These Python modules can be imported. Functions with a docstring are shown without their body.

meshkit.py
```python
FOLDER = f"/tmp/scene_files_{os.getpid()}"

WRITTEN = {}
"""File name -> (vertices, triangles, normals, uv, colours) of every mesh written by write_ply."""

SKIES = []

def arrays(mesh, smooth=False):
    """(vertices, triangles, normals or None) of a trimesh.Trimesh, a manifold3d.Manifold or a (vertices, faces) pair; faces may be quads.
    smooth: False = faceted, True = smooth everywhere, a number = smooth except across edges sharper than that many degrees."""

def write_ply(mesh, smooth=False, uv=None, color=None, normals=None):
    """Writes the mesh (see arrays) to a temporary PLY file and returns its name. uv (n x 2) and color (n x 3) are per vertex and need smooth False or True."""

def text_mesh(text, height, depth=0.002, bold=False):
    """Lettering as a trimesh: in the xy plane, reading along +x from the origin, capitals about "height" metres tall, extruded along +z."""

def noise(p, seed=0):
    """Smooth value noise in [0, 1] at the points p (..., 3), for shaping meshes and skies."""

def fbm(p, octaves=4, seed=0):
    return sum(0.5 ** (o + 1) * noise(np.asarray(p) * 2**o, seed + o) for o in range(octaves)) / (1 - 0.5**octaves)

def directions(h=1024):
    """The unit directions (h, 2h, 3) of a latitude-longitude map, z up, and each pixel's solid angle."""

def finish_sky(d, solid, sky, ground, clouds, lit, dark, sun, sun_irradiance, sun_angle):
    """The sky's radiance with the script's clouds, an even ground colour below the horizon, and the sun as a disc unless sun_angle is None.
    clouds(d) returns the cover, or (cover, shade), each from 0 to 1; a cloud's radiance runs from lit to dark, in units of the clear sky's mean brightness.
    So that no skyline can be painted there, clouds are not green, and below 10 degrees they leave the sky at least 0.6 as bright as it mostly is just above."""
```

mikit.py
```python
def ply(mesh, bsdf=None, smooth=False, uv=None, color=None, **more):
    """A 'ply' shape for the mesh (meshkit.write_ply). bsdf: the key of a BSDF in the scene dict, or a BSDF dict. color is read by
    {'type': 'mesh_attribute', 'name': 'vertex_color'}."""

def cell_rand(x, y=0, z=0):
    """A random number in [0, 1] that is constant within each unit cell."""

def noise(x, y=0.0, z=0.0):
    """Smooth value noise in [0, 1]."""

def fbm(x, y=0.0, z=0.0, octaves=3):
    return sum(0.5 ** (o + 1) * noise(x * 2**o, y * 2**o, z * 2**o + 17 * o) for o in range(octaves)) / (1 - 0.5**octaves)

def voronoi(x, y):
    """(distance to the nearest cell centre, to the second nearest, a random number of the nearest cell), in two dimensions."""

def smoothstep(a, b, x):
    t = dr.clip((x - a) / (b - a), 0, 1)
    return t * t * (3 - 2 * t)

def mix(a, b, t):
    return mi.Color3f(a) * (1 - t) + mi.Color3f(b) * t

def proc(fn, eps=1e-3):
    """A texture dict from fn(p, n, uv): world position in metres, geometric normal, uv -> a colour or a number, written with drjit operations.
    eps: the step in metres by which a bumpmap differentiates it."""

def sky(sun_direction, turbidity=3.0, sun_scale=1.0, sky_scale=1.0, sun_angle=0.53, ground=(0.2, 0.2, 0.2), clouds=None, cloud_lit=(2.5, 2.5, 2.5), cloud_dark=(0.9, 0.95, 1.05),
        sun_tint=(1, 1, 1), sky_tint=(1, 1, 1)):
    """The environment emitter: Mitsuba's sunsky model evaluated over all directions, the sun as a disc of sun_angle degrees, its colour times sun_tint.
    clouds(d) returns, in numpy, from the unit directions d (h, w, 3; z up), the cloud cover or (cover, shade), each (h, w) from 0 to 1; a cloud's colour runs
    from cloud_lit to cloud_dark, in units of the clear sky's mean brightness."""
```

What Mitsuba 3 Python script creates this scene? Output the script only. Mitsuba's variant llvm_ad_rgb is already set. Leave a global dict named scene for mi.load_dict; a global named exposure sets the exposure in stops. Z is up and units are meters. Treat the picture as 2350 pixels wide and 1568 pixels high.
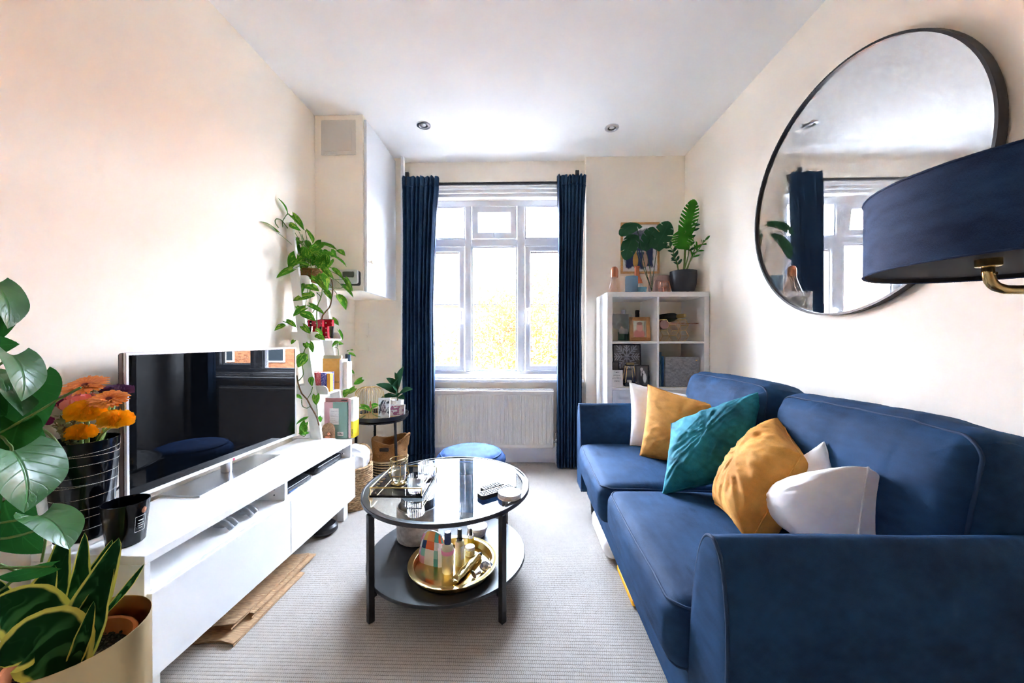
import math, random
import numpy as np, trimesh, manifold3d as m3d, mitsuba as mi, drjit as dr
import mikit, meshkit
from mikit import proc, noise, fbm, voronoi, cell_rand, smoothstep, mix
from shapely.geometry import Polygon, box as sbox, LineString, Point
from shapely import affinity
T = mi.ScalarTransform4f
PI = math.pi
rng = np.random.default_rng(7)
scene, labels = {'type': 'scene'}, {}

# ------------------------------------------------------------------ camera, sky, sun, exposure
CAM_H, YAW, PITCH, FPX = 1.107, .0241, -.0066, 822.0
fwd = np.array([-math.sin(YAW) * math.cos(PITCH), math.cos(YAW) * math.cos(PITCH), math.sin(PITCH)])
scene['camera'] = {'type': 'perspective', 'fov': math.degrees(2 * math.atan(1175 / FPX)), 'fov_axis': 'x', 'near_clip': .05, 'far_clip': 300.,
                   'to_world': T().look_at(origin=[0, 0, CAM_H], target=[float(fwd[0]), float(fwd[1]), CAM_H + float(fwd[2])], up=[0, 0, 1])}
SUN = np.array([-.45, -.70, .62]); SUN /= np.linalg.norm(SUN)          # behind the building: no direct sun enters the window
def overcast(d):
    n = meshkit.fbm(d * 2.3 + 5, 4, 3)
    return np.clip(.78 + .5 * (n - .5), 0, 1), np.clip(.25 + .6 * (n - .5), 0, 1)
scene['sky'] = {**mikit.sky(SUN, turbidity=4., sun_scale=0., ground=(.09, .09, .09), clouds=overcast, cloud_lit=(1.14, 1.26, 1.44), cloud_dark=(.82, .9, 1.04)), 'sampling_weight': 12.0}
scene['sun'] = {'type': 'directional', 'direction': [float(-v) for v in SUN], 'irradiance': {'type': 'rgb', 'value': [.07, .066, .06]}, 'sampling_weight': .5}
exposure = 9.64

# ------------------------------------------------------------------ helpers
def lin(h):
    h = h.lstrip('#'); c = np.array([int(h[i:i + 2], 16) / 255 for i in (0, 2, 4)])
    return [float(v) for v in np.where(c <= .04045, c / 12.92, ((c + .055) / 1.055) ** 2.4)]
def rgb(c):
    if isinstance(c, dict): return c
    return {'type': 'rgb', 'value': lin(c) if isinstance(c, str) else [float(v) for v in c]}
def mat(name, col, rough=.5, two=True, bump=None, scale=.001, **kw):
    b = {'type': 'principled', 'base_color': rgb(col), 'roughness': rough if isinstance(rough, dict) else float(rough), **kw}
    if bump is not None: b = {'type': 'bumpmap', 'arbitrary': bump, 'scale': scale, 'bsdf': b}
    scene[name] = {'type': 'twosided', 'bsdf': b} if two else b
    return name
def obj(key, mesh, m, smooth=30, **kw):
    base, n = key, 0
    while key in scene: n += 1; key = '%s_%03d' % (base, n)
    uv = kw.pop('uv', None); color = kw.pop('color', None)
    scene[key] = mikit.ply(mesh, m, smooth=smooth, uv=uv, color=color, **kw)
    return key
used = set()
def thing(name, label, cat=None, group=None, kind=None):
    key, n = name, 0
    while key in labels or key in used: n += 1; key = '%s_%03d' % (name, n)
    used.add(key)
    d = {'label': label}
    if cat: d['category'] = cat
    if group: d['group'] = group
    if kind: d['kind'] = kind
    labels[key] = d
    return key
def part(t, name, mesh, m, smooth=30, label=None, **kw):
    if m == 'm_glass':
        mesh = mesh.copy(); mesh.merge_vertices(digits_vertex=7)
        if mesh.volume < 0: mesh.invert()
    k = obj(t + '__' + name, mesh, m, smooth, **kw)
    if label: labels[k] = {'label': label}
    return k
def single(name, label, cat, mesh, m, smooth=30, group=None, kind=None, **kw):
    t = thing(name, label, cat, group, kind); scene[t] = mikit.ply(mesh, m, smooth=smooth, **kw); return t
def struct(name, mesh, m, smooth=30, label=None, **kw):
    scene[name] = mikit.ply(mesh, m, smooth=smooth, **kw); labels[name] = {'kind': 'structure', **({'label': label} if label else {})}
    return name
def tm(v, f): return trimesh.Trimesh(np.asarray(v, float), np.asarray(f), process=False)
def cat(*ms):
    out = []
    for m in ms: out.extend(m if isinstance(m, (list, tuple)) else [m])
    return trimesh.util.concatenate(out)
def box(x0, x1, y0, y1, z0, z1, c=0.):
    """a box with chamfered edges"""
    if c <= 0:
        b = trimesh.creation.box([x1 - x0, y1 - y0, z1 - z0]); b.apply_translation([(x0 + x1) / 2, (y0 + y1) / 2, (z0 + z1) / 2]); return b
    h = np.array([x1 - x0, y1 - y0, z1 - z0]) / 2; c = min(c, h.min() * .49); p = []
    for s in np.array(np.meshgrid([-1, 1], [-1, 1], [-1, 1])).T.reshape(-1, 3):
        for k in range(3):
            q = h - c; q = q.copy(); q[k] = h[k]; p.append(s * q)
    m = trimesh.convex.convex_hull(np.array(p)); m.apply_translation([(x0 + x1) / 2, (y0 + y1) / 2, (z0 + z1) / 2]); return m
def cbox(cx, cy, cz, sx, sy, sz, c=0.): return box(cx - sx / 2, cx + sx / 2, cy - sy / 2, cy + sy / 2, cz - sz / 2, cz + sz / 2, c)
def mv(m, x=0, y=0, z=0, rz=0, rx=0, ry=0, s=None):
    m = m.copy()
    if s is not None: m.apply_scale(s)
    for a, ax in ((rx, [1, 0, 0]), (ry, [0, 1, 0]), (rz, [0, 0, 1])):
        if a: m.apply_transform(trimesh.transformations.rotation_matrix(a, ax))
    m.apply_translation([x, y, z]); return m
def frame_to(m, o, ax, ay, az=None):
    """local x,y,z axes -> the given world axes"""
    ax = np.asarray(ax, float); ax = ax / np.linalg.norm(ax); ay = np.asarray(ay, float); ay = ay - ax * (ay @ ax); ay /= np.linalg.norm(ay)
    M = np.eye(4); M[:3, 0] = ax; M[:3, 1] = ay; M[:3, 2] = np.cross(ax, ay); M[:3, 3] = o
    m = m.copy(); m.apply_transform(M); return m
def lathe(prof, n=40, a0=0, a1=2 * PI):
    """revolve (r, z) points about z"""
    prof = np.asarray(prof, float); k = len(prof); full = abs(a1 - a0 - 2 * PI) < 1e-6
    a = np.linspace(a0, a1, n + 1)[: n if full else n + 1]; m = len(a)
    v = np.stack([prof[None, :, 0] * np.cos(a)[:, None], prof[None, :, 0] * np.sin(a)[:, None], np.broadcast_to(prof[None, :, 1], (m, k))], -1).reshape(-1, 3)
    f = []
    for i in range(m if full else m - 1):
        j = (i + 1) % m
        for q in range(k - 1): f += [[i * k + q, j * k + q, j * k + q + 1], [i * k + q, j * k + q + 1, i * k + q + 1]]
    t = trimesh.Trimesh(v, f, process=False); t.merge_vertices(); t.update_faces(t.nondegenerate_faces()); t.remove_unreferenced_vertices(); return t
def cyl(r, z0, z1, n=32, c=0., r2=None):
    r2 = r if r2 is None else r2
    p = [(0, z0), (r - c, z0), (r, z0 + c), (r2, z1 - c), (r2 - c, z1), (0, z1)] if c else [(0, z0), (r, z0), (r2, z1), (0, z1)]
    return lathe(p, n)
def spline(P, n=8):
    """Catmull-Rom through the points"""
    P = np.asarray(P, float)
    if len(P) < 3: return np.linspace(P[0], P[-1], n + 1)
    Q = np.vstack([2 * P[0] - P[1], P, 2 * P[-1] - P[-2]]); out = []
    for i in range(1, len(Q) - 2):
        for t in np.linspace(0, 1, n, endpoint=False):
            a, b, c, d = Q[i - 1:i + 3]; out.append(.5 * (2 * b + (c - a) * t + (2 * a - 5 * b + 4 * c - d) * t * t + (3 * b - a - 3 * c + d) * t ** 3))
    return np.array(out + [P[-1]])
def tube(P, r, sides=8, closed=False, caps=True):
    P = np.asarray(P, float); n = len(P); r = np.broadcast_to(np.asarray(r, float), (n,))
    if closed: t = np.roll(P, -1, 0) - np.roll(P, 1, 0)
    else: t = np.gradient(P, axis=0)
    t /= np.linalg.norm(t, axis=1, keepdims=True) + 1e-12
    a = np.cross(t[0], [0, 0, 1.]) if abs(t[0, 2]) < .9 else np.cross(t[0], [1., 0, 0]); a /= np.linalg.norm(a); A = [a]
    for i in range(1, n):
        a = A[-1] - t[i] * (A[-1] @ t[i]); A.append(a / (np.linalg.norm(a) + 1e-12))
    A = np.array(A); B = np.cross(t, A); ang = np.arange(sides) * 2 * PI / sides
    v = (P[:, None] + r[:, None, None] * (np.cos(ang)[None, :, None] * A[:, None] + np.sin(ang)[None, :, None] * B[:, None])).reshape(-1, 3)
    f = []
    for i in range(n if closed else n - 1):
        j = (i + 1) % n
        for k in range(sides):
            l = (k + 1) % sides; f += [[i * sides + k, i * sides + l, j * sides + l], [i * sides + k, j * sides + l, j * sides + k]]
    if not closed and caps:
        v = np.vstack([v, P[:1], P[-1:]]); c0, c1 = n * sides, n * sides + 1
        for k in range(sides):
            l = (k + 1) % sides; f += [[c0, l, k], [c1, (n - 1) * sides + k, (n - 1) * sides + l]]
    return tm(v, f)
def bar(p, q, w, d=None, up=(0, 0, 1)):
    """a square bar from p to q"""
    d = d or w; p, q = np.asarray(p, float), np.asarray(q, float); L = np.linalg.norm(q - p)
    up = np.asarray(up, float)
    if abs((q - p) @ up) > .98 * L * np.linalg.norm(up): up = np.array([1., 0, 0])
    return frame_to(box(0, L, -w / 2, w / 2, -d / 2, d / 2, min(w, d) * .12), p, q - p, np.cross(up, q - p))
def extr(pts, d, hole=None):
    poly = pts if isinstance(pts, Polygon) else Polygon(pts, [hole] if hole is not None else None)
    return trimesh.creation.extrude_polygon(poly, d, engine='earcut')
def rrect(w, h, r, n=6):
    return sbox(-w / 2 + r, -h / 2 + r, w / 2 - r, h / 2 - r).buffer(r, quad_segs=n)
def rbox(sx, sy, sz, r=.03, n=14, bulge=(0, 0, 0), na=0., nf=8., seed=0, axis=None):
    """a soft rounded box about the origin; returns (mesh, map) where map deforms points of the plain box the same way"""
    h = np.array([sx, sy, sz]) / 2
    def soft(p):
        p = np.asarray(p, float); q = np.clip(p, -(h - r), h - r); d = p - q; l = np.linalg.norm(d, axis=1, keepdims=True)
        out = q + np.where(l > 1e-9, d / np.maximum(l, 1e-9) * r, 0)
        u = np.clip(out / h, -1, 1); w = 1 - u ** 2
        for k in range(3):
            a, b = (k + 1) % 3, (k + 2) % 3
            out[:, k] += np.sign(u[:, k]) * np.abs(u[:, k]) ** 2 * bulge[k] * np.sqrt(np.clip(w[:, a] * w[:, b], 0, 1))
        if na:
            f = np.array(nf if np.ndim(nf) else (nf, nf, nf), float)
            nn = np.stack([meshkit.fbm(out * f + 31 * (seed + j), 3, seed + j) - .5 for j in range(3)], 1); out = out + nn * 2 * na
        return out
    pts, fs = [], []
    g = np.linspace(-1, 1, n + 1); g = np.sign(g) * np.abs(g) ** .75; off = 0
    for k in range(3):
        for s in (-1, 1):
            U, V = np.meshgrid(g, g, indexing='ij'); p = np.zeros((n + 1, n + 1, 3)); p[..., k] = s * h[k]; p[..., (k + 1) % 3] = U * h[(k + 1) % 3]; p[..., (k + 2) % 3] = V * h[(k + 2) % 3]
            i, j = np.meshgrid(np.arange(n), np.arange(n), indexing='ij'); a = i * (n + 1) + j; b = a + n + 1
            q = np.stack([a, b, b + 1, a + 1], -1).reshape(-1, 4)
            if s < 0: q = q[:, ::-1]
            pts.append(p.reshape(-1, 3)); fs.append(np.vstack([q[:, :3], q[:, [0, 2, 3]]]) + off); off += (n + 1) ** 2
    t = trimesh.Trimesh(np.vstack(pts), np.vstack(fs), process=False); t.merge_vertices(); t.vertices = soft(t.vertices)
    return t, soft
def grid_mesh(P):
    """P (n, m, 3) -> mesh with uv"""
    n, m = P.shape[:2]; i, j = np.meshgrid(np.arange(n - 1), np.arange(m - 1), indexing='ij'); a = i * m + j
    q = np.stack([a, a + m, a + m + 1, a + 1], -1).reshape(-1, 4)
    U, V = np.meshgrid(np.linspace(0, 1, n), np.linspace(0, 1, m), indexing='ij')
    return tm(P.reshape(-1, 3), np.vstack([q[:, :3], q[:, [0, 2, 3]]])), np.stack([U.ravel(), V.ravel()], 1)
def leaf(base, tip, normal, width, kind='heart', fold=.25, droop=.15, n=9, m=6, wave=0., twist=0.):
    """one leaf blade from base to tip; width = the full width; droop bends the midrib against the normal"""
    base, tip, normal = (np.asarray(v, float) for v in (base, tip, normal)); L = np.linalg.norm(tip - base); ax = (tip - base) / L
    nz = normal - ax * (normal @ ax)
    if np.linalg.norm(nz) < 1e-4: nz = np.cross(ax, [.3, .5, .8])
    nz /= np.linalg.norm(nz); ay = np.cross(nz, ax)
    t, s = np.linspace(0, 1, n), np.linspace(-1, 1, m + 1 if m % 2 else m + 1)
    if kind == 'heart': w = (t + .05) ** .42 * (1 - t) ** .85; w = w / w.max(); back = .2
    elif kind == 'oval': w = np.sin(PI * np.clip(t, 0.02, .985)) ** .75; back = 0
    elif kind == 'spade': w = np.sin(PI * (t * .97 + .02) ** .7) ** .9; back = .06
    elif kind == 'lance': w = np.minimum(1, .45 + 1.5 * t) * np.minimum(1, (1.0 - t) * 3.2 + .02) ** .7; back = 0
    elif kind == 'petal': w = (t + .08) ** .5 * (1.02 - t) ** .3; w = w / w.max(); back = 0
    W = width / 2 * w
    tt, ss = t[:, None], s[None, :]
    x = tt * L - back * L * np.abs(ss) ** 1.6 * (1 - tt) ** 3
    y = ss * W[:, None]; z = -np.abs(ss) ** 1.3 * W[:, None] * -fold + 4 * tt * (1 - tt) * droop * L + wave * W[:, None] * np.sin(tt * 9 + ss * 2) * np.abs(ss)
    if twist:
        c, sn = np.cos(twist * tt), np.sin(twist * tt); y, z0 = y * c, 4 * tt * (1 - tt) * droop * L; z = z0 + (z - z0) * c + ss * W[:, None] * sn
    P = base + x[..., None] * ax + y[..., None] * ay + z[..., None] * nz
    return grid_mesh(P)
def text(s, h, o, right, up, depth=.0006, bold=False, center=True):
    """raised lettering on a surface"""
    m = meshkit.text_mesh(s, h, depth, bold)
    if center: m.apply_translation([-m.bounds[:, 0].mean(), -h / 2, 0])
    return frame_to(m, o, right, up)

# ------------------------------------------------------------------ materials
def wall_col(p, n, uv):
    k = fbm(p.x * 3, p.y * 3, p.z * 3, 2) - .5
    return mi.Color3f(*WALL) * (1 + .03 * k)
WALL = lin('#f5ecdd')
def wall_bump(p, n, uv): return fbm(p.x * 160 + 3, p.y * 160, p.z * 160, 2)
mat('m_wall', proc(wall_col), .85, bump=proc(wall_bump, 2e-3), scale=.0004)
mat('m_ceiling', '#f2f1ee', .9)
mat('m_trim', '#f2f1f0', .35)
mat('m_upvc', '#e4e7ec', .25)
mat('m_rubber', '#3b3d40', .6)
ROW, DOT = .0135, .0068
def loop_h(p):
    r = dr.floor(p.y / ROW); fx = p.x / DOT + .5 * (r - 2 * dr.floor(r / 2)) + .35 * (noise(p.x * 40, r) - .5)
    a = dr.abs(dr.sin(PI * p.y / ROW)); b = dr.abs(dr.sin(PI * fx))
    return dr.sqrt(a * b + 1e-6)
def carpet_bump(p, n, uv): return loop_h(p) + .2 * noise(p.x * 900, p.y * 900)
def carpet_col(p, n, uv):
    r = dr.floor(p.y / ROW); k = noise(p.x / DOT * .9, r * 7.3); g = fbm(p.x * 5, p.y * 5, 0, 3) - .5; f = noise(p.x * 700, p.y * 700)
    loop = mix(lin('#a29b93'), lin('#bbb5ae'), .25 + .4 * k + .35 * f); backing = 1 - smoothstep(.16, .52, loop_h(p))   # backing = shade in the gaps between loops, painted into the colour
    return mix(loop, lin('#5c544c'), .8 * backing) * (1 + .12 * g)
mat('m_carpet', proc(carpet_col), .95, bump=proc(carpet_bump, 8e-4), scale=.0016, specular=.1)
mat('m_white', '#e2e2e2', .38)
mat('m_white_satin', '#dddee0', .32)
mat('m_shelf_white', '#dedcd9', .42)
mat('m_black', '#15161a', .38)
mat('m_black_metal', '#141519', .42, metallic=.2)
mat('m_black_gloss', '#05060a', .05, specular=.4)
mat('m_frame_dark', '#3a3b40', .35, metallic=.3)
mat('m_brass', '#d2b478', .2, metallic=1.)
mat('m_gold', '#cdb47c', .09, metallic=1.)
mat('m_gold_brushed', '#d8bf90', .33, metallic=1.)
mat('m_silver', '#c9ccd2', .22, metallic=1.)
mat('m_chrome', '#dfe1e4', .08, metallic=1.)
mat('m_copper', '#c08062', .25, metallic=.8)
scene['m_glass'] = {'type': 'dielectric', 'int_ior': 1.5, 'ext_ior': 1.0}
scene['m_pane'] = {'type': 'thindielectric', 'int_ior': 1.5, 'ext_ior': 1.0}
scene['m_table_glass'] = {'type': 'thindielectric', 'int_ior': 1.52, 'ext_ior': 1.0, 'specular_transmittance': {'type': 'rgb', 'value': [.88, .93, .91]}}
scene['m_mirror'] = {'type': 'twosided', 'bsdf': {'type': 'conductor', 'material': 'none', 'specular_reflectance': {'type': 'rgb', 'value': [.93, .94, .94]}}}
scene['m_tinted_glass'] = {'type': 'thindielectric', 'int_ior': 1.5, 'ext_ior': 1.0, 'specular_transmittance': {'type': 'rgb', 'value': [.78, .62, .52]}}
scene['m_green_glass'] = {'type': 'thindielectric', 'int_ior': 1.5, 'ext_ior': 1.0, 'specular_transmittance': {'type': 'rgb', 'value': [.33, .52, .42]}}
scene['m_clear_thin'] = {'type': 'thindielectric', 'int_ior': 1.5, 'ext_ior': 1.0, 'specular_transmittance': {'type': 'rgb', 'value': [.95, .96, .96]}}
def velvet(name, dark, light, f=(9, 9, 9), rough=.75, sheen=1., amt=.5):
    """woven pile: brushed patches where the nap lies another way, and a fine thread grain"""
    D, Lc = lin(dark), lin(light)
    def col(p, n, uv):
        k = fbm(p.x * f[0], p.y * f[1], p.z * f[2], 4); q = fbm(p.x * 60 + 9, p.y * 17, p.z * 60, 2); g = noise(p.x * 900, p.y * 900, p.z * 900)
        return mix(D, Lc, smoothstep(.5 - .5 * amt, .5 + .5 * amt, .62 * k + .22 * q + .16 * g))
    def bump(p, n, uv): return noise(p.x * 1100, p.y * 1100, p.z * 1100)
    mat(name, proc(col), rough, bump=proc(bump, 5e-4), scale=.00022, sheen=sheen, sheen_tint=.55, specular=.25)
velvet('m_sofa', '#0f233c', '#20466e', amt=.8, sheen=.25)
velvet('m_pouf', '#0e2d5e', '#1f5290', f=(12, 12, 12), sheen=.25)
velvet('m_curtain', '#182a44', '#2a4460', f=(7, 7, 3), sheen=.5)
velvet('m_shade', '#16243f', '#2b4468', f=(10, 10, 14), sheen=.5)
velvet('m_teal', '#0a4352', '#2a8496', f=(10, 10, 10))
velvet('m_mustard', '#b3752f', '#dca04c', f=(11, 11, 11))
velvet('m_cream', '#f0edeb', '#faf9f8', f=(14, 14, 14), sheen=.6, rough=.9)
velvet('m_felt', '#74767a', '#9b9c9f', f=(80, 80, 80), sheen=.3, rough=.95)
mat('m_piping', '#1a3352', .75, sheen=.25, sheen_tint=.6)
def seagrass(p, n, uv):
    k = noise(p.x * 90, p.y * 90, p.z * 160); g = fbm(p.x * 300, p.y * 300, p.z * 300, 2)
    return mix(lin('#7d5c3c'), lin('#cfae84'), smoothstep(.25, .8, .5 * k + .5 * g))
mat('m_seagrass', proc(seagrass), .85)
def dark_grass(p, n, uv):
    g = fbm(p.x * 200, p.y * 200, p.z * 240, 3); return mix(lin('#5e3d22'), lin('#a87845'), g)
mat('m_brown_weave', proc(dark_grass), .85)
mat('m_black_weave', '#26211f', .85)
mat('m_jute', '#cdb691', .9)
def plush(p, n, uv): return fbm(p.x * 220, p.y * 220, p.z * 220, 3)
mat('m_plush', '#dedee0', .95, bump=proc(plush, 1e-3), scale=.004, sheen=.6)
def oak(p, n, uv):
    k = fbm(p.x * 14, p.y * 14, p.z * 120, 3); return mix(lin('#a87845'), lin('#d2a46c'), k)
mat('m_oak', proc(oak), .5)
def marble(p, n, uv):
    w = fbm(p.x * 18, p.y * 18, p.z * 18, 4); v = 1 - smoothstep(.0, .05, dr.abs(w - .5)); return mix(lin('#e9e4e0'), lin('#b5aba5'), .5 * v)
mat('m_marble', proc(marble), .2)
mat('m_pot_white', '#e8e6e2', .4)
mat('m_pot_black', '#1c1f26', .45)
mat('m_terracotta', '#b2643c', .8)
def soil(p, n, uv): return mix(lin('#17120f'), lin('#4d443c'), smoothstep(.45, .9, noise(p.x * 260, p.y * 260, p.z * 260)))
mat('m_soil', proc(soil), .95)
mat('m_card', '#e6e3e0', .7)
mat('m_ink', '#3a3836', .7)
mat('m_cardboard', '#a98560', .85)
# leaves
def leafmat(name, fn, rough=.32, trans=.35, spec=.5):
    scene[name] = {'type': 'principledthin', 'base_color': proc(fn), 'roughness': rough, 'diff_trans': trans * 2, 'spec_trans': 0., 'eta': 1.45}
def veins(uv, n=7.):
    v = dr.abs(uv.y - .5) * 2; mid = 1 - smoothstep(.0, .06, v); s = dr.abs(dr.sin(PI * n * (uv.x - .35 * v))); return dr.maximum(mid, .6 * (1 - smoothstep(0., .16, s)))
def pothos(p, n, uv):
    k = fbm(uv.x * 5 + p.x * 9, uv.y * 9 + p.y * 9, p.z * 11, 3); lime = smoothstep(.5, .66, k + .12 * (fbm(p.x * 7, p.y * 7, p.z * 7, 1) - .5))
    return mix(mix(lin('#2f6a22'), lin('#4d8f2c'), fbm(p.x * 12, p.y * 12, p.z * 12, 2)), lin('#b7cf5c'), .5 * lime) * (1 + .25 * veins(uv, 5.))
leafmat('m_pothos', pothos)
def philo(p, n, uv): return mix(lin('#1d4a24'), lin('#2c6129'), fbm(p.x * 14, p.y * 14, p.z * 14, 2)) * (1 + .45 * veins(uv, 6.))
leafmat('m_philodendron', philo, .3, .4)
mat('m_philo_gloss', proc(philo), .36, specular=.6, clearcoat=.15, clearcoat_gloss=.5, bump=proc(lambda p, n, uv: -veins(uv, 6.) + .5 * fbm(p.x * 60, p.y * 60, p.z * 60, 2), 8e-4), scale=.0016)
def snake(p, n, uv):
    v = dr.abs(uv.y - .5) * 2 + .1 * (noise(uv.x * 14, p.x * 20) - .5); band = noise(uv.x * 26 + 3 * noise(uv.y * 5, uv.x * 4), uv.y * 2.)
    g = mix(lin('#16381f'), lin('#3f7040'), smoothstep(.35, .8, band)); return mix(g, lin('#d3cf62'), smoothstep(.76, .86, v))
leafmat('m_snake', snake, .3, .06)
def darkleaf(p, n, uv): return mix(lin('#21402e'), lin('#385a40'), fbm(p.x * 14, p.y * 14, p.z * 14, 2)) * (1 + .25 * veins(uv, 6.))
leafmat('m_dark_leaf', darkleaf, .38, .15)
def zz(p, n, uv): return mix(lin('#2b6420'), lin('#43852c'), fbm(p.x * 14, p.y * 14, p.z * 14, 2))
leafmat('m_zz', zz, .3, .2)
def olive(p, n, uv): return mix(lin('#57603a'), lin('#a9a878'), fbm(p.x * 40, p.y * 40, p.z * 40, 2))
leafmat('m_olive', olive, .5, .2)
mat('m_stem', '#5d7a3c', .6)
mat('m_stem_brown', '#6b4f35', .7)

# ------------------------------------------------------------------ the room
XL, YR, HC = -1.467, -5.2, 2.70
def XR(y): return 1.4314 - .0047 * (y - 2)
RW = -math.atan(.0047)                                                 # the right wall stands a hair out of square
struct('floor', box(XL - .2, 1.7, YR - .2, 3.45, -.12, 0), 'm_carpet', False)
struct('ceiling', box(XL - .2, 1.7, YR - .2, 3.45, HC, HC + .2), 'm_ceiling', False)
struct('wall_left', box(XL - .2, XL, YR - .2, 3.45, 0, HC), 'm_wall', False)
v0, v1 = XR(YR - .2), XR(3.45)
struct('wall_right', extr([(v0, YR - .2), (v0 + .25, YR - .2), (v1 + .25, 3.45), (v1, 3.45)], HC), 'm_wall', False)
struct('wall_rear', box(XL - .2, 1.7, YR - .2, YR, 0, HC), 'm_wall', False)
WX0, WX1, WZ0, WZ1 = -.985, .515, .72, 2.372
struct('wall_back', cat(box(-1.06, .60, 3.222, 3.42, 0, WZ0), box(-1.06, .60, 3.222, 3.42, WZ1, HC), box(-1.06, WX0, 3.222, 3.42, WZ0, WZ1), box(WX1, .60, 3.222, 3.42, WZ0, WZ1)), 'm_wall', False)
struct('wall_pier_right', box(.572, 1.6, 3.156, 3.42, 0, HC), 'm_wall', False)
struct('wall_pier_left', box(XL - .1, -1.046, 3.139, 3.42, 0, HC), 'm_wall', False)
def skirting(x0, x1, y0, y1): return box(x0, x1, y0, y1, 0, .145, .006)
struct('baseboard_back', skirting(-1.04, .57, 3.204, 3.222), 'm_trim', False)
struct('baseboard_right', skirting(.57, 1.42, 3.138, 3.156), 'm_trim', False)
struct('baseboard_left', skirting(XL, XL + .018, YR, 3.13), 'm_trim', False)

# window: frame, mullions, transom, sashes with panes, handles, head trim, sill
FY = 3.272
w = 'window_1'
labels[w] = {'kind': 'structure', 'label': 'white three-light casement window behind the navy curtains'}
def ring(x0, x1, z0, z1, t, y0, y1, c=.004):
    return cat(box(x0, x0 + t, y0, y1, z0, z1, c), box(x1 - t, x1, y0, y1, z0, z1, c), box(x0, x1, y0, y1, z0, z0 + t, c), box(x0, x1, y0, y1, z1 - t, z1, c))
ML, MR, TZ0, TZ1, FZ0 = (-.508, -.449), (-.032, .037), 1.953, 2.022, .765
part(w, 'frame', cat(ring(WX0, WX1, FZ0, WZ1, .05, FY, FY + .07)), 'm_upvc')
for a in (ML, MR): part(w, 'mullion', box(*a, FY - .004, FY + .07, FZ0 + .05, WZ1 - .05, .006), 'm_upvc')
for a in ((WX0 + .05, ML[0]), (ML[1], MR[0]), (MR[1], WX1 - .05)): part(w, 'transom', box(*a, FY - .002, FY + .07, TZ0, TZ1, .006), 'm_upvc')
lights = [(WX0 + .05, ML[0]), (ML[1], MR[0]), (MR[1], WX1 - .05)]
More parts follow.
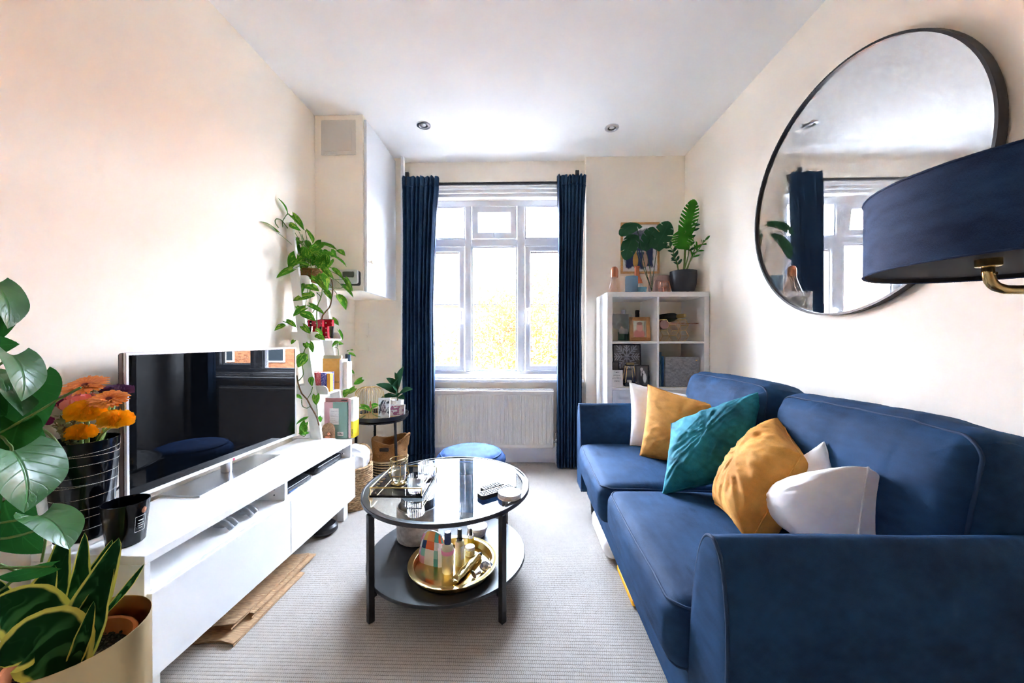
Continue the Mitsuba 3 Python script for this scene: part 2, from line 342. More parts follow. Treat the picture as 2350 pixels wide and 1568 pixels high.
def pane(x0, x1, z0, z1, y): return tm([[x0, y, z0], [x1, y, z0], [x1, y, z1], [x0, y, z1]], [[0, 1, 2], [0, 2, 3]])
for i, (a, b) in enumerate(lights):
    # lower lights: the outer two open
    z0, z1 = FZ0 + .05, TZ0
    if i != 1:
        s = part(w, 'sash', ring(a + .002, b - .002, z0 + .002, z1 - .002, .052, FY - .022, FY + .04, .008), 'm_upvc')
        part(s, 'bead', ring(a + .05, b - .05, z0 + .05, z1 - .05, .008, FY - .006, FY + .03, .003), 'm_rubber')
        part(s, 'pane', pane(a + .054, b - .054, z0 + .054, z1 - .054, FY + .012), 'm_pane', False)
        hx = b - .026 if i == 0 else a + .026
        part(s, 'handle', cat(cbox(hx, FY - .030, 1.36, .022, .014, .055, .004), tube([(hx, FY - .04, 1.375), (hx, FY - .055, 1.36), (hx, FY - .056, 1.30), (hx, FY - .05, 1.245)], [.009, .011, .008, .006], 8)), 'm_trim', label='lever handle')
    else:
        part(w, 'bead', ring(a - .001, b + .001, z0, z1, .014, FY + .004, FY + .05, .005), 'm_upvc')
        part(w, 'pane', pane(a + .012, b - .012, z0 + .012, z1 - .012, FY + .03), 'm_pane', False)
    z0, z1 = TZ1, WZ1 - .05
    if i == 1:   # top-hung vent sash, ajar
        s0 = ring(a + .004, b - .004, -(z1 - z0) + .004, -.004, .062, -.02, .04, .008); s0 = mv(s0, 0, 0, 0, rx=math.radians(7)); s0.apply_translation([0, FY, z1])
        s = part(w, 'sash', s0, 'm_upvc', label='small top-hung vent sash, ajar')
        q = mv(pane(a + .064, b - .064, -(z1 - z0) + .066, -.066, .01), rx=math.radians(7)); q.apply_translation([0, FY, z1]); part(s, 'pane', q, 'm_pane', False)
        part(s, 'stay', tube([((a + b) / 2, FY - .03, z0 + .01), ((a + b) / 2 - .004, FY - .015, z0 + .06), ((a + b) / 2 - .01, FY + .0, z0 + .115)], .004, 6), 'm_silver')
    else:
        part(w, 'bead', ring(a - .001, b + .001, z0, z1, .014, FY + .004, FY + .05, .005), 'm_upvc')
        part(w, 'pane', pane(a + .012, b - .012, z0 + .012, z1 - .012, FY + .03), 'm_pane', False)
struct('trim_1', cat(box(-.99, .52, 3.185, 3.26, 2.405, 2.435, .004), box(-.99, .52, 3.20, 3.26, 2.372, 2.405, .006), box(-.99, .52, 3.172, 3.26, 2.435, 2.462, .006), box(-.99, .52, 3.20, 3.26, 2.462, 2.485, .004)), 'm_trim', label='white moulded head above the window')
struct('trim_2', cat(box(-1.03, .56, 3.165, 3.30, .722, .75, .006), box(-1.0, .53, 3.225, 3.30, .75, .79, .005)), 'm_trim', label='white window sill board')
struct('trim_3', box(-1.044, -1.018, 3.10, 3.139, 0, HC, .003), 'm_trim', label='slim vertical trim beside the boiler cupboard')

# ------------------------------------------------------------------ outside: terrace opposite, tree, cable, street
def brick(p, n, uv):
    r = dr.floor(p.z / .075); u = p.x / .225 + .5 * (r - 2 * dr.floor(r / 2)); j = dr.minimum(smoothstep(.0, .05, u - dr.floor(u)), smoothstep(0., .14, p.z / .075 - r))
    return mix(lin('#c9b199'), mix(lin('#a2603f'), lin('#c98a5c'), cell_rand(dr.floor(u), r)), j)
mat('m_brick', proc(brick), .9)
def tiles(p, n, uv): return mix(lin('#8d5c48'), lin('#b98a72'), cell_rand(dr.floor(p.x / .2), dr.floor(p.y / .16)))
mat('m_tiles', proc(tiles), .85)
mat('m_asphalt', '#3d3d3e', .95)
mat('m_dark_pane', '#3a444c', .08)
mat('m_bark', '#5a4636', .9)
struct('ground', box(-40, 40, 3.5, 60, -3.7, -3.5), 'm_asphalt', False)
h = thing('terrace_house', 'brick terrace with tiled roof on the far side of the street', 'house')
part(h, 'wall', box(-16, 16, 17, 23, -3.5, 2.75), 'm_brick', False)
part(h, 'roof', tm([[-16, 16.7, 2.75], [16, 16.7, 2.75], [16, 20, 5.0], [-16, 20, 5.0], [-16, 23.3, 2.75], [16, 23.3, 2.75], [-16, 16.7, 2.65], [16, 16.7, 2.65], [-16, 23.3, 2.65], [16, 23.3, 2.65]], [[0, 1, 2], [0, 2, 3], [3, 2, 5], [3, 5, 4], [6, 1, 0], [6, 7, 1], [4, 5, 9], [4, 9, 8], [6, 9, 7], [6, 8, 9]]), 'm_tiles', False)
part(h, 'gutter', tube([(-16, 16.62, 2.72), (16, 16.62, 2.72)], .04, 8), 'm_black')
d_ = part(h, 'dormer', box(-4.6, -2.6, 17.6, 19.5, 3.1, 4.2), 'm_trim', False)
part(d_, 'pane', box(-4.4, -2.8, 17.56, 17.61, 3.3, 4.0), 'm_dark_pane', False)
part(h, 'chimney', box(3.0, 3.9, 19.4, 20.4, 4.4, 6.2), 'm_brick', False)
for x in np.arange(-14.5, 15, 2.9):
    for z0 in (-2.9, -.1):
        f = part(h, 'window', ring(x - .6, x + .6, z0, z0 + 1.8, .09, 16.93, 17.05, .01), 'm_trim'); part(f, 'pane', cat(box(x - .52, x + .52, 16.99, 17.02, z0 + .08, z0 + 1.72)), 'm_dark_pane', False)
tr = thing('autumn_tree', 'tree with yellow and orange autumn leaves outside the window', 'tree')
r2 = np.random.default_rng(11); tips, bm = [], []
def grow(p, d, L, r, lv):
    n = 5; P = [p]; dd = d
    for i in range(n):
        dd = dd + r2.normal(0, .12, 3) + np.array([0, 0, .05]); dd /= np.linalg.norm(dd); P.append(P[-1] + dd * L / n)
    bm.append(tube(P, np.linspace(r, r * .6, n + 1), 5 if lv > 1 else 8))
    if lv >= 2: tips.extend(P[1:])
    if lv < 4:
        for _ in range(3 if lv else 5):
            e = dd + r2.normal(0, .55, 3) * [1, 1, .7]; e /= np.linalg.norm(e); grow(P[r2.integers(2, n + 1)], e, L * r2.uniform(.55, .8), r * .55, lv + 1)
grow(np.array([.25, 8.4, -3.5]), np.array([0, 0, 1.]), 2.6, .11, 0)
part(tr, 'trunk', bm[0], 'm_bark'); part(tr, 'branches', cat(bm[1:]), 'm_bark')
tips = np.array(tips); c3 = r2.uniform([-2.6, 7.3, -2.8], [2.6, 9.5, 3.0], (9000, 3))
tips = np.vstack([tips, c3[meshkit.fbm(c3 * 1.5, 3, 2) > .46]]); tips = tips[tips[:, 2] < np.clip(2.05 + .85 * (tips[:, 0] + .46), .5, 2.95) + r2.normal(0, .25, len(tips))]
def leaves(n, sd, zlo, zhi):
    g = np.random.default_rng(sd); pts = tips[(tips[:, 2] > zlo) & (tips[:, 2] < zhi)]; c = pts[g.integers(0, len(pts), n)] + g.normal(0, .17, (n, 3))
    a = g.normal(0, 1, (n, 3)); a /= np.linalg.norm(a, axis=1, keepdims=True); b = np.cross(a, g.normal(0, 1, (n, 3))); b /= np.linalg.norm(b, axis=1, keepdims=True)
    s = g.uniform(.035, .06, (n, 1)); v = np.stack([c - a * s, c + b * s * .5, c + a * s, c - b * s * .5], 1).reshape(-1, 3); i = np.arange(n)[:, None] * 4
    return tm(v, np.vstack([i + [0, 1, 2], i + [0, 2, 3]]))
for nm, c in (('m_leaf_yellow', ('#6c4320', '#664c28')), ('m_leaf_orange', ('#74382a', '#74442a'))):
    A, B = lin(c[0]), lin(c[1])
    scene[nm] = {'type': 'principledthin', 'base_color': proc(lambda p, n, uv, A=A, B=B: mix(A, B, noise(p.x * 9, p.y * 9, p.z * 9))), 'roughness': .6, 'diff_trans': .9, 'spec_trans': 0.}
k = part(tr, 'leaves', leaves(15000, 3, -3, 2.2), 'm_leaf_yellow', False); labels[k] = {'kind': 'stuff', 'label': 'yellow leaves'}
k = part(tr, 'top_leaves', leaves(3200, 4, 1.0, 3.4), 'm_leaf_orange', False); labels[k] = {'kind': 'stuff', 'label': 'orange leaves of the crown top'}
single('overhead_cable', 'thin overhead cable slanting across the sky outside the middle pane', 'cable', tube([(-.54, 5, 2.40), (-.41, 10, 2.53), (-.29, 16.6, 2.75)], .006, 6), 'm_black')

# ------------------------------------------------------------------ at the window: rod, curtains, radiator
r = thing('curtain_rod', 'thin black curtain rod across the top of the window', 'curtain rod')
RY = 3.10
part(r, 'pole', tube([(-1.02, RY, 2.452), (.55, RY, 2.452)], .0125, 10), 'm_black')
for x in (-.985, .485): part(r, 'bracket', cat(box(x - .012, x + .012, RY - .012, 3.20, 2.46, 2.485, .002), box(x - .016, x + .016, RY - .016, RY + .006, 2.44, 2.555, .003), box(x - .016, x + .016, 3.205, 3.222, 2.44, 2.55, .003)), 'm_black')
def curtain(x0t, x1t, x0b, x1b, zb, seed, label):
    g = np.random.default_rng(seed); nu, nv = 150, 60; u = np.linspace(0, 1, nu); v = np.linspace(0, 1, nv)
    ph = np.cumsum(g.uniform(.6, 1.4, nu)); ph = ph / ph[-1] * 2 * PI * 8.5
    P = np.zeros((nu, nv, 3))
    for j, t in enumerate(v):
        k = min(1, t / .10); wid = 1 - .06 * math.sin(PI * min(1, t * 1.6)) - (.0 if t < .03 else .035 * min(1, (t - .03) * 10))
        x0 = x0t + (x0b - x0t) * t; x1 = x1t + (x1b - x1t) * min(1, t * 2.2); xc, xw = (x0 + x1) / 2, (x1 - x0) / 2
        P[:, j, 0] = xc + xw * (2 * u - 1) * wid + .006 * np.sin(ph * 1.0 + 1)
        amp = .012 + .026 * k * (.75 + .25 * t)
        P[:, j, 1] = RY - .022 + amp * np.sin(ph + .35 * np.sin(3 * t + u * 5)) + .007 * np.sin(ph * 2.3 + 4 * t) + .03 * (meshkit.noise(np.stack([u * 6, np.full(nu, t * 3), u * 0 + seed], 1)) - .5) * t
        P[:, j, 2] = 2.505 + (zb - 2.505) * t + (.007 * np.sin(ph + 2.2) + .004 * np.sin(ph * .5)) * (1 - k)
    m, uv = grid_mesh(P); b = P.copy(); b[..., 1] += .006
    m2, _ = grid_mesh(b); m2.invert(); c = thing('curtain', label, 'curtain'); part(c, 'drape', cat(m, m2), 'm_curtain', True)
    j = int(nv * .035); part(c, 'rod_pocket_seam', tube(P[::2, j] + [0, -.003, 0], .0022, 5), 'm_piping'); j = nv - 3; part(c, 'hem', tube(P[::2, j] + [0, -.002, 0], .002, 5), 'm_piping')
curtain(-1.035, -.70, -1.03, -.74, .03, 1, 'long navy velvet curtain gathered left of the window above the pouf')
curtain(.305, .565, .30, .53, .012, 2, 'long navy velvet curtain gathered right of the window beside the cube shelf')

rd = thing('radiator', 'cream steel panel radiator under the window', 'radiator')
x0, x1, z0, z1, y1 = -.762, .286, .158, .658, 3.17
N = 27; pts = [(x0 + .022, 0)]
for i in range(N):
    a = x0 + .03 + (x1 - x0 - .06) * i / N; b = (x1 - x0 - .06) / N; pts += [(a + b * .12, 0), (a + b * .28, .007), (a + b * .72, .007), (a + b * .88, 0)]
pts += [(x1 - .022, 0)]
prof = np.array(pts); ridge = np.stack([np.stack([prof[:, 0], y1 - .062 + prof[:, 1] * s, np.full(len(prof), z)], 1) for z, s in ((z0 + .03, 0), (z0 + .045, 1), (z1 - .05, 1), (z1 - .035, 0))], 1)
mat('m_radiator', '#dcd7cd', .35)
part(rd, 'panel', cat(grid_mesh(ridge)[0], box(x0, x1, y1 - .062, y1 - .045, z0, z0 + .031, .004), box(x0, x1, y1 - .062, y1 - .045, z1 - .036, z1, .004), box(x0, x0 + .023, y1 - .062, y1 - .045, z0, z1, .004), box(x1 - .023, x1, y1 - .062, y1 - .045, z0, z1, .004), box(x0 + .01, x1 - .01, y1 - .044, y1 - .036, z0 + .02, z1 - .02)), 'm_radiator', 20)
part(rd, 'side_cover', cat(box(x0, x0 + .012, y1 - .05, y1 + .03, z0 + .02, z1 + .012, .003)), 'm_radiator'); part(rd, 'side_cover', cat(box(x1 - .012, x1, y1 - .05, y1 + .03, z0 + .02, z1 + .012, .003)), 'm_radiator')
part(rd, 'top_grille', cat([box(a, a + .006, y1 - .045, y1 + .03, z1 - .004, z1 + .010) for a in np.arange(x0 + .02, x1 - .02, .0145)] + [box(x0, x1, y1 - .05, y1 - .042, z1 - .004, z1 + .012), box(x0, x1, y1 + .022, y1 + .03, z1 - .004, z1 + .012)]), 'm_white_satin')
vx = x1 + .03
part(rd, 'valve', cat(mv(cyl(.016, 0, .05, 16, .004), vx, y1, .225), mv(cyl(.012, -.03, .03, 12), vx, y1, .20, ry=PI / 2)), 'm_white_satin'); part(rd, 'valve_joint', cat(mv(cyl(.010, 0, .04, 12), vx, y1, .185), mv(cyl(.009, -.04, 0, 10), vx, y1, .20, ry=PI / 2)), 'm_chrome'); part(rd, 'pipe', tube([(vx, y1, .19), (vx, y1, 0.0)], .008, 10), 'm_white_satin')

# ------------------------------------------------------------------ boiler cupboard, thermostat, hatch, ceiling lights
c = thing('boiler_cupboard', 'tall cream boxed cupboard hung on the wall in the corner left of the window', 'cupboard')
CX0, CX1, CY0, CY1, CZ0 = XL + .002, -1.0955, 2.523, 3.137, 1.452
part(c, 'body', cat(box(CX0, CX1 - .022, CY0, CY1, CZ0, HC - .002, .002)), 'm_wall', False)
dr_ = part(c, 'door', box(CX1 - .020, CX1, CY0 + .010, CY1 - .012, CZ0 - .006, HC - .03, .003), 'm_white_satin', False, label='white side door')
part(dr_, 'knob', mv(lathe([(0, 0), (.007, 0), (.006, .012), (.013, .020), (.014, .026), (.009, .031), (0, .032)], 16), CX1, CY0 + .045, 1.665, ry=PI / 2), 'm_wall')
part(c, 'access_panel', cat(box(-1.414, -1.168, CY0 - .010, CY0 - .001, 2.412, 2.658, .003), box(-1.390, -1.195, CY0 - .013, CY0 - .009, 2.436, 2.636, .001)), 'm_panel_grey', label='square grey access panel')
mat('m_panel_grey', '#cfc9c0', .6)
part(c, 'front_trim', box(CX1 - .045, CX1 - .022, CY0 - .004, CY0 + .002, CZ0, HC - .003), 'm_wall', False)
t = thing('thermostat', 'small white wall thermostat with grey display on the cupboard front', 'thermostat')
part(t, 'case', frame_to(extr(rrect(.132, .098, .016), .028), (-1.212, 2.522, 1.548), [1, 0, 0], [0, 0, 1]), 'm_white'); part(t, 'display', frame_to(extr(rrect(.08, .040, .006), .003), (-1.212, 2.4935, 1.562), [1, 0, 0], [0, 0, 1]), 'm_lcd'); part(t, 'backplate', frame_to(extr(rrect(.138, .104, .016), .012), (-1.204, 2.5225, 1.538), [1, 0, 0], [0, 0, 1]), 'm_frame_dark')
mat('m_lcd', '#5d615b', .15)
hch = thing('wall_hatch', 'little cream wall hatch with round knob above the bird cage lantern', 'hatch')
HX0, HX1 = -1.425, -1.345
part(hch, 'door', box(-1.435, -1.345, 3.1305, 3.1385, 1.005, 1.252, .002), 'm_wall', False); part(hch, 'knob', mv(cyl(.011, 0, .02, 14, .003), -1.358, 3.130, 1.13, rx=PI / 2), 'm_wall')
for (x, y, lb) in ((-.722, 2.658, 'recessed round ceiling downlight, left one near the cupboard'), (.686, 2.725, 'recessed round ceiling downlight, right one above the cube shelf')):
    d = thing('downlight', lb, 'ceiling light', 'recessed downlights')
    part(d, 'rim', mv(lathe([(.030, -.001), (.030, -.006), (.034, -.010), (.049, -.008), (.052, -.002), (.052, 0), (.030, 0)], 32), x, y, HC), 'm_silver')
    part(d, 'baffle', mv(lathe([(.030, -.004), (.024, -.001), (.020, -.0005), (0.019, -.001)], 28), x, y, HC), 'm_frame_dark'); part(d, 'lamp', mv(lathe([(0, -.006), (.012, -.005), (.0185, -.001)], 24), x, y, HC), 'm_white')

# ------------------------------------------------------------------ round mirror on the right wall
m = thing('round_mirror', 'large round wall mirror in a thin black frame on the right wall above the sofa', 'mirror')
MY, MZ, MRr = 1.6355, 1.764, .55
def on_right(mm, y, z): return mv(mm, XR(y) - .004, y, z, rz=RW + 0, ry=0)
disc = mv(lathe([(0, .018), (MRr - .008, .018), (MRr - .008, .004), (0, .004)], 120), ry=-PI / 2); rim = mv(lathe([(MRr - .009, .0), (MRr, .0), (MRr, .03), (MRr - .009, .03), (MRr - .009, .0)], 120), ry=-PI / 2)
face = mv(lathe([(0, .0185), (MRr - .009, .0185)], 120), ry=-PI / 2)
part(m, 'frame', on_right(rim, MY, MZ), 'm_black', 30); part(m, 'backing', on_right(mv(lathe([(0, .017), (MRr - .010, .017), (MRr - .010, .002), (0, .002)], 80), ry=-PI / 2), MY, MZ), 'm_black', 30); part(m, 'glass', on_right(face, MY, MZ), 'm_mirror', False)

# ------------------------------------------------------------------ sofa
s = thing('sofa', 'two-seater navy blue velvet sofa along the right wall', 'sofa')
def arm_profile(flip):
    inner = [(.864, .15), (.864, .28), (.858, .379), (.850, .469), (.836, .56), (.818, .63), (.800, .668), (.784, .684)]
    outer = [(.764, .688), (.744, .675), (.728, .648), (.712, .574), (.708, .508), (.709, .43), (.711, .15)]
    p = spline(np.array(inner + outer), 5); 
    if flip: p[:, 0] = 3.112 - p[:, 0]; p = p[::-1]
    return np.vstack([p, p[:1]])
for flip, x0 in ((False, .402), (True, .378)):
    p = arm_profile(flip); c = p.mean(0); n = len(p); xs = [x0 + .012, x0 + .004, x0, x0, x0]; sc = [1, .985, .955, .6, .0]
    xr_ = np.concatenate([[1.37], np.linspace(1.3, x0 + .05, 14), xs]); sr = np.concatenate([[1] * 15, sc])
    P = np.zeros((len(xr_), n, 3))
    for i, (x, k) in enumerate(zip(xr_, sr)):
        q = c + (p - c) * k; P[i, :, 0] = x; P[i, :, 1:] = q
        if 0 < i < 16: P[i, :, 1:] += (meshkit.fbm(np.stack([np.full(n, x * 6), q[:, 0] * 9, q[:, 1] * 7], 1), 3, 5) - .5)[:, None] * .010 * np.array([1, .3])
    P[..., 1] += .020 * (P[..., 0] - x0)
    m0, _ = grid_mesh(P); a = part(s, 'arm', m0, 'm_sofa', 50)
    q = c + (p - c) * .99; part(a, 'piping', tube(np.stack([np.full(n, x0 + .004), q[:, 0], q[:, 1]], 1), .0042, 6), 'm_piping', True)
def sx(y): return -.02 * (y - 1.2)
base = cat(box(.412, 1.36, .865, 2.245, .135, .30, .012)); part(s, 'base', base, 'm_sofa'); 
part(s, 'back', box(1.23, 1.385, .80, 2.32, .135, .74, .03), 'm_sofa')
part(s, 'base_piping', tube([(.409, .87, .297), (.409, 2.24, .297)], .004, 6), 'm_piping')
def loop(soft, a, b, r, kx, d, off=.0):
    """a rounded-rectangle line on the soft box, at distance d along axis kx"""
    ring_ = np.array(rrect(2 * a, 2 * b, r, 8).exterior.segmentize(.02).coords)[:-1]
    P = np.zeros((len(ring_), 3)); P[:, kx] = d; P[:, (kx + 1) % 3] = ring_[:, 0]; P[:, (kx + 2) % 3] = ring_[:, 1]; return P
def cushion(nm, size, r, bulge, loc, rots, seed, na, nf, piped):
    m0, soft = rbox(*size, r=r, n=96 if nm == 'back_cushion' else 34, bulge=bulge, na=na, nf=nf, seed=seed); h = np.array(size) / 2
    if nm == 'back_cushion':   # gathers along the piped seam
        v = m0.vertices; e = np.minimum(h[2] - v[:, 2], h[1] - np.abs(v[:, 1])); e = np.where(np.abs(v[:, 0] + h[0] - r) < r * 1.6, e, .3); g = meshkit.fbm(np.stack([v[:, 1] * 34, v[:, 2] * 34, v[:, 0] * 6 + seed], 1), 2, seed) - .5; gt = np.where(h[2] - v[:, 2] < h[1] - np.abs(v[:, 1]), meshkit.noise(np.stack([v[:, 1] * 42, v[:, 2] * 4 + seed, v[:, 0] * 4], 1)) - .5, meshkit.noise(np.stack([v[:, 2] * 34, v[:, 1] * 4 + seed, v[:, 0] * 4], 1)) - .5)
        m0.vertices = v + m0.vertex_normals * ((gt * .013 + g * .003) * np.exp(-np.clip(e, 0, 1) / .055) * np.clip(e / .012, 0, 1))[:, None]
    k = part(s, nm, mv(m0, *loc, **rots), 'm_sofa', True)
    for (ax, sg) in piped:
        i, j = (ax + 1) % 3, (ax + 2) % 3; P = loop(soft, h[i] - r * .29, h[j] - r * .29, .05, ax, sg * (h[ax] - r * .29)); Q = P.copy()
        Q = soft(P); d = P - np.clip(P, -(h - r), h - r)
        g = tm(Q, np.zeros((0, 3), int)); M = trimesh.Trimesh(vertices=Q, faces=[[0, 1, 2]], process=False); M = mv(M, *loc, **rots)
        part(k, 'piping', tube(np.asarray(M.vertices), .0042, 6, closed=True), 'm_piping', True)
cushion('seat_cushion', (.64, .695, .165), .045, (.012, .004, .022), (.690 + sx(1.21), 1.212, .372), dict(rz=-.02), 3, .006, (5, 5, 5), [(2, 1), (2, -1)])
cushion('seat_cushion', (.64, .675, .165), .045, (.012, .004, .022), (.690 + sx(1.9), 1.905, .372), dict(rz=-.02), 4, .006, (5, 5, 5), [(2, 1), (2, -1)])
cushion('back_cushion', (.20, .675, .445), .06, (.05, .012, .02), (1.115, 1.165, .655), dict(ry=.20, rz=-.02), 5, .010, (5, 12, 3), [(0, -1)])
cushion('back_cushion', (.20, .675, .455), .06, (.05, .012, .02), (1.085, 1.855, .672), dict(ry=.20, rz=.03), 8, .010, (5, 12, 3), [(0, -1)])
for (x, y) in ((.46, 2.27), (1.28, 2.27), (.48, .85), (1.28, .85)):
    part(s, 'leg', mv(lathe([(0, 0), (.013, 0), (.021, .135), (0, .135)], 16), x, y, 0), 'm_black')

def pillow(t, corners, th, m, seed, pin=.06, wr=.008, puff=.42, ears=0., sag=0., n=44, nf=9., closure=False):
    """corners: bottom-left, bottom-right, top-right, top-left as seen from the front"""
    A, B, C, D = (np.asarray(v, float) for v in corners)
    g = np.linspace(-1, 1, n + 1); g = np.sin(g * PI / 2) * .35 + g * .65; U, V = np.meshgrid(g, g, indexing='ij')
    def surf(side):
        u = U * (1 - pin * (1 - V ** 2)); v = V * (1 - pin * (1 - U ** 2)); a, b = (u + 1) / 2, (v + 1) / 2
        P = (1 - a)[..., None] * ((1 - b)[..., None] * A + b[..., None] * D) + a[..., None] * ((1 - b)[..., None] * B + b[..., None] * C)
        N = np.cross((B - A) + (C - D), (D - A) + (C - B)); N /= np.linalg.norm(N)
        e = (1 - U ** 2) * (1 - V ** 2); t_ = th / 2 * e ** puff * (1 - sag * V * .5)
        edge = np.sqrt(np.clip(e, 0, 1)) * (1.25 - np.sqrt(np.clip(e, 0, 1)))
        ang = np.arctan2(V, U); rad = np.sqrt(U ** 2 + V ** 2)
        q = np.stack([np.cos(ang) * 2.2 + seed, np.sin(ang) * 2.2, rad * 1.2 + side], -1) * np.array([1.6, 1.6, 1.0]) * nf / 9
        w = (meshkit.fbm(q * 1.7, 3, seed) - .5) * 2.2 + .8 * (meshkit.fbm(np.stack([U * 2.2 + seed, V * 2.2 + .6 * U, U * 0 + side * 3], -1), 3, seed + 3) - .5)
        return P + N * (side * (t_ + w * wr * 2 * edge))[..., None]
    F, Bk = surf(1), surf(-1); m1, _ = grid_mesh(F); m2, _ = grid_mesh(Bk); m2.invert(); mm = trimesh.util.concatenate([m1, m2]); mm.merge_vertices(digits_vertex=6)
    k = part(t, 'cover', mm, m, True)
    ed = np.vstack([F[:, 0], F[-1, 1:], F[::-1, -1][1:], F[0, ::-1][1:-1]]); part(t, 'seam', tube(ed, .0028, 5, closed=True), m, True)
    return F, Bk
def cushion_thing(lb): return thing('throw_pillow', lb, 'pillow')
t = cushion_thing('white throw pillow at the far end of the sofa behind the mustard one'); pillow(t, [(.655, 2.16, .465), (1.0, 2.06, .475), (1.050, 2.10, .772), (.675, 2.235, .838)], .15, 'm_cream', 2, wr=.004)
t = cushion_thing('mustard velvet throw pillow standing between the far white and the teal pillow'); pillow(t, [(.648, 1.96, .47), (.935, 1.70, .475), (1.030, 1.80, .765), (.733, 2.08, .845)], .16, 'm_mustard', 3, wr=.006)
t = cushion_thing('teal velvet throw pillow tilted on its corner in the middle of the sofa'); pillow(t, [(.590, 1.50, .462), (.875, 1.40, .575), (1.050, 1.575, .885), (.715, 1.715, .705)], .19, 'm_teal', 5, wr=.018, pin=.05)
t = cushion_thing('crumpled mustard throw pillow leaning edge-on against the near back cushion'); pillow(t, [(.735, 1.37, .485), (.690, 1.09, .49), (.895, 1.16, .738), (1.045, 1.455, .79)], .22, 'm_mustard', 7, wr=.018, puff=.36)
t = cushion_thing('white throw pillow half hidden behind the front white one'); pillow(t, [(.88, 1.18, .478), (.995, 1.06, .56), (.985, 1.185, .772), (.865, 1.31, .60)], .13, 'm_cream', 9, wr=.005)
t = cushion_thing('white throw pillow nearest to the front arm of the sofa'); pillow(t, [(.885, 1.23, .485), (.888, .965, .480), (.950, 1.0, .757), (.955, 1.18, .615)], .32, 'm_cream', 11, wr=.006, puff=.34)

t = thing('storage_bag', 'cream fabric bag pushed under the sofa', 'bag'); mm, _ = rbox(.30, .36, .12, .05, 12, (.0, .0, .004), .006, 9, 3); part(t, 'body', mv(mm, .565, 1.95, .062), 'm_cream', True)
mat('m_yellow', '#f0b020', .5)
single('yellow_folder', 'flat yellow folder lying under the sofa front', 'folder', mv(box(-.155, .14, -.12, .12, .003, .03, .004), .615, 1.60, 0, rz=.0), 'm_yellow')

# ------------------------------------------------------------------ pouf
t = thing('pouf', 'round blue velvet pouf standing behind the coffee table', 'pouf')
part(t, 'body', mv(lathe([(0, .012), (.205, .012), (.222, .03), (.226, .18), (.226, .27), (.222, .30), (.2, .305), (0, .305)], 64), -.325, 2.335, 0), 'm_pouf', 40)
n_ = 128; a_ = np.linspace(0, 2 * PI, n_, endpoint=False); pr_ = [(0, .388), (.06, .388), (.12, .386), (.165, .381), (.185, .374), (.198, .362), (.212, .352), (.225, .335), (.227, .315), (.222, .302)]
top = np.array([[[r * math.cos(a) * (1 + .008 * math.sin(a * 37) * (i in (6, 7, 8))), r * math.sin(a) * (1 + .008 * math.sin(a * 37) * (i in (6, 7, 8))), z] for i, (r, z) in enumerate(pr_)] for a in np.append(a_, 2 * PI)])
part(t, 'seat', mv(grid_mesh(top)[0], -.325, 2.335, 0), 'm_pouf', True); part(t, 'piping', mv(tube([(.196 * math.cos(a), .196 * math.sin(a), .366) for a in a_], .004, 6, closed=True), -.325, 2.335, 0), 'm_pouf', True)
part(t, 'base_ring', mv(lathe([(0, 0), (.2, 0), (.2, .013), (0, .013)], 48), -.325, 2.335, 0), 'm_black')

# ------------------------------------------------------------------ coffee table
TX, TY = -.336, 1.6515
t = thing('coffee_table', 'round black coffee table with glass top and lower shelf on the carpet', 'coffee table')
part(t, 'rim', mv(lathe([(.345, .424), (.375, .424), (.375, .4365), (.373, .4395), (.3665, .4395), (.3655, .4345), (.345, .4345), (.345, .424)], 128), TX, TY, 0), 'm_frame_dark', 30)
part(t, 'glass_top', mv(lathe([(0, .4375), (.3655, .4375)], 128), TX, TY, 0), 'm_table_glass', False)
part(t, 'lower_shelf', mv(lathe([(0, .115), (.354, .115), (.356, .117), (.356, .128), (.354, .130), (0, .130)], 128), TX, TY, 0), 'm_shelf_black', 30)
def black_ash(p, n, uv): return fbm(p.x * 500, p.y * 500, p.z * 500, 2)
mat('m_shelf_black', '#1b1e24', .42, bump=proc(black_ash, 5e-4), scale=.0002, specular=.6)
for (dx, dy) in ((-.249, -.275), (.265, -.264), (-.262, .266), (.252, .276)):
    part(t, 'leg', mv(box(-.012, .012, -.012, .012, .004, .426, .002), TX + dx, TY + dy, 0, rz=math.atan2(dy, dx)), 'm_black')
    part(t, 'shelf_bracket', mv(box(-.022, -.010, -.012, .012, .100, .116, .002), TX + dx, TY + dy, 0, rz=math.atan2(dy, dx)), 'm_black')
GZ = .4385
# glass tray with gold gallery
t = thing('serving_tray', 'black mirrored tray with thin gold gallery rail on the coffee table', 'tray')
part(t, 'base', box(-.637, -.413, 1.488, 1.757, GZ + .001, GZ + .011, .001), 'm_black_gloss', False)
g0 = [(-.634, 1.491), (-.416, 1.491), (-.416, 1.754), (-.634, 1.754)]
part(t, 'gallery', cat([bar((*g0[i], GZ + .042), (*g0[(i + 1) % 4], GZ + .042), .0045) for i in range(4)] + [bar((*p, GZ + .010), (*p, GZ + .044), .0045) for p in g0]), 'm_brass')
def tumbler(x, y, lb):
    t = thing('ribbed_tumbler', lb, 'glass', 'ribbed tumblers on the tray'); n = 120; a = np.linspace(0, 2 * PI, n + 1)
    rows = [(0, .0), (.026, .0), (.030, .003), (.034, .012), (.0358, .07), (.0345, .072), (.0328, .07), (.031, .014), (.026, .009), (0, .0085)]
    P = np.array([[[r * (1 + (.028 * abs(math.sin(q * 14)) if 2 < i < 5 else 0)) * math.cos(q), r * (1 + (.028 * abs(math.sin(q * 14)) if 2 < i < 5 else 0)) * math.sin(q), z] for i, (r, z) in enumerate(rows)] for q in a])
    part(t, 'bowl', mv(grid_mesh(P)[0], x, y, GZ + .0115), 'm_glass', 40)
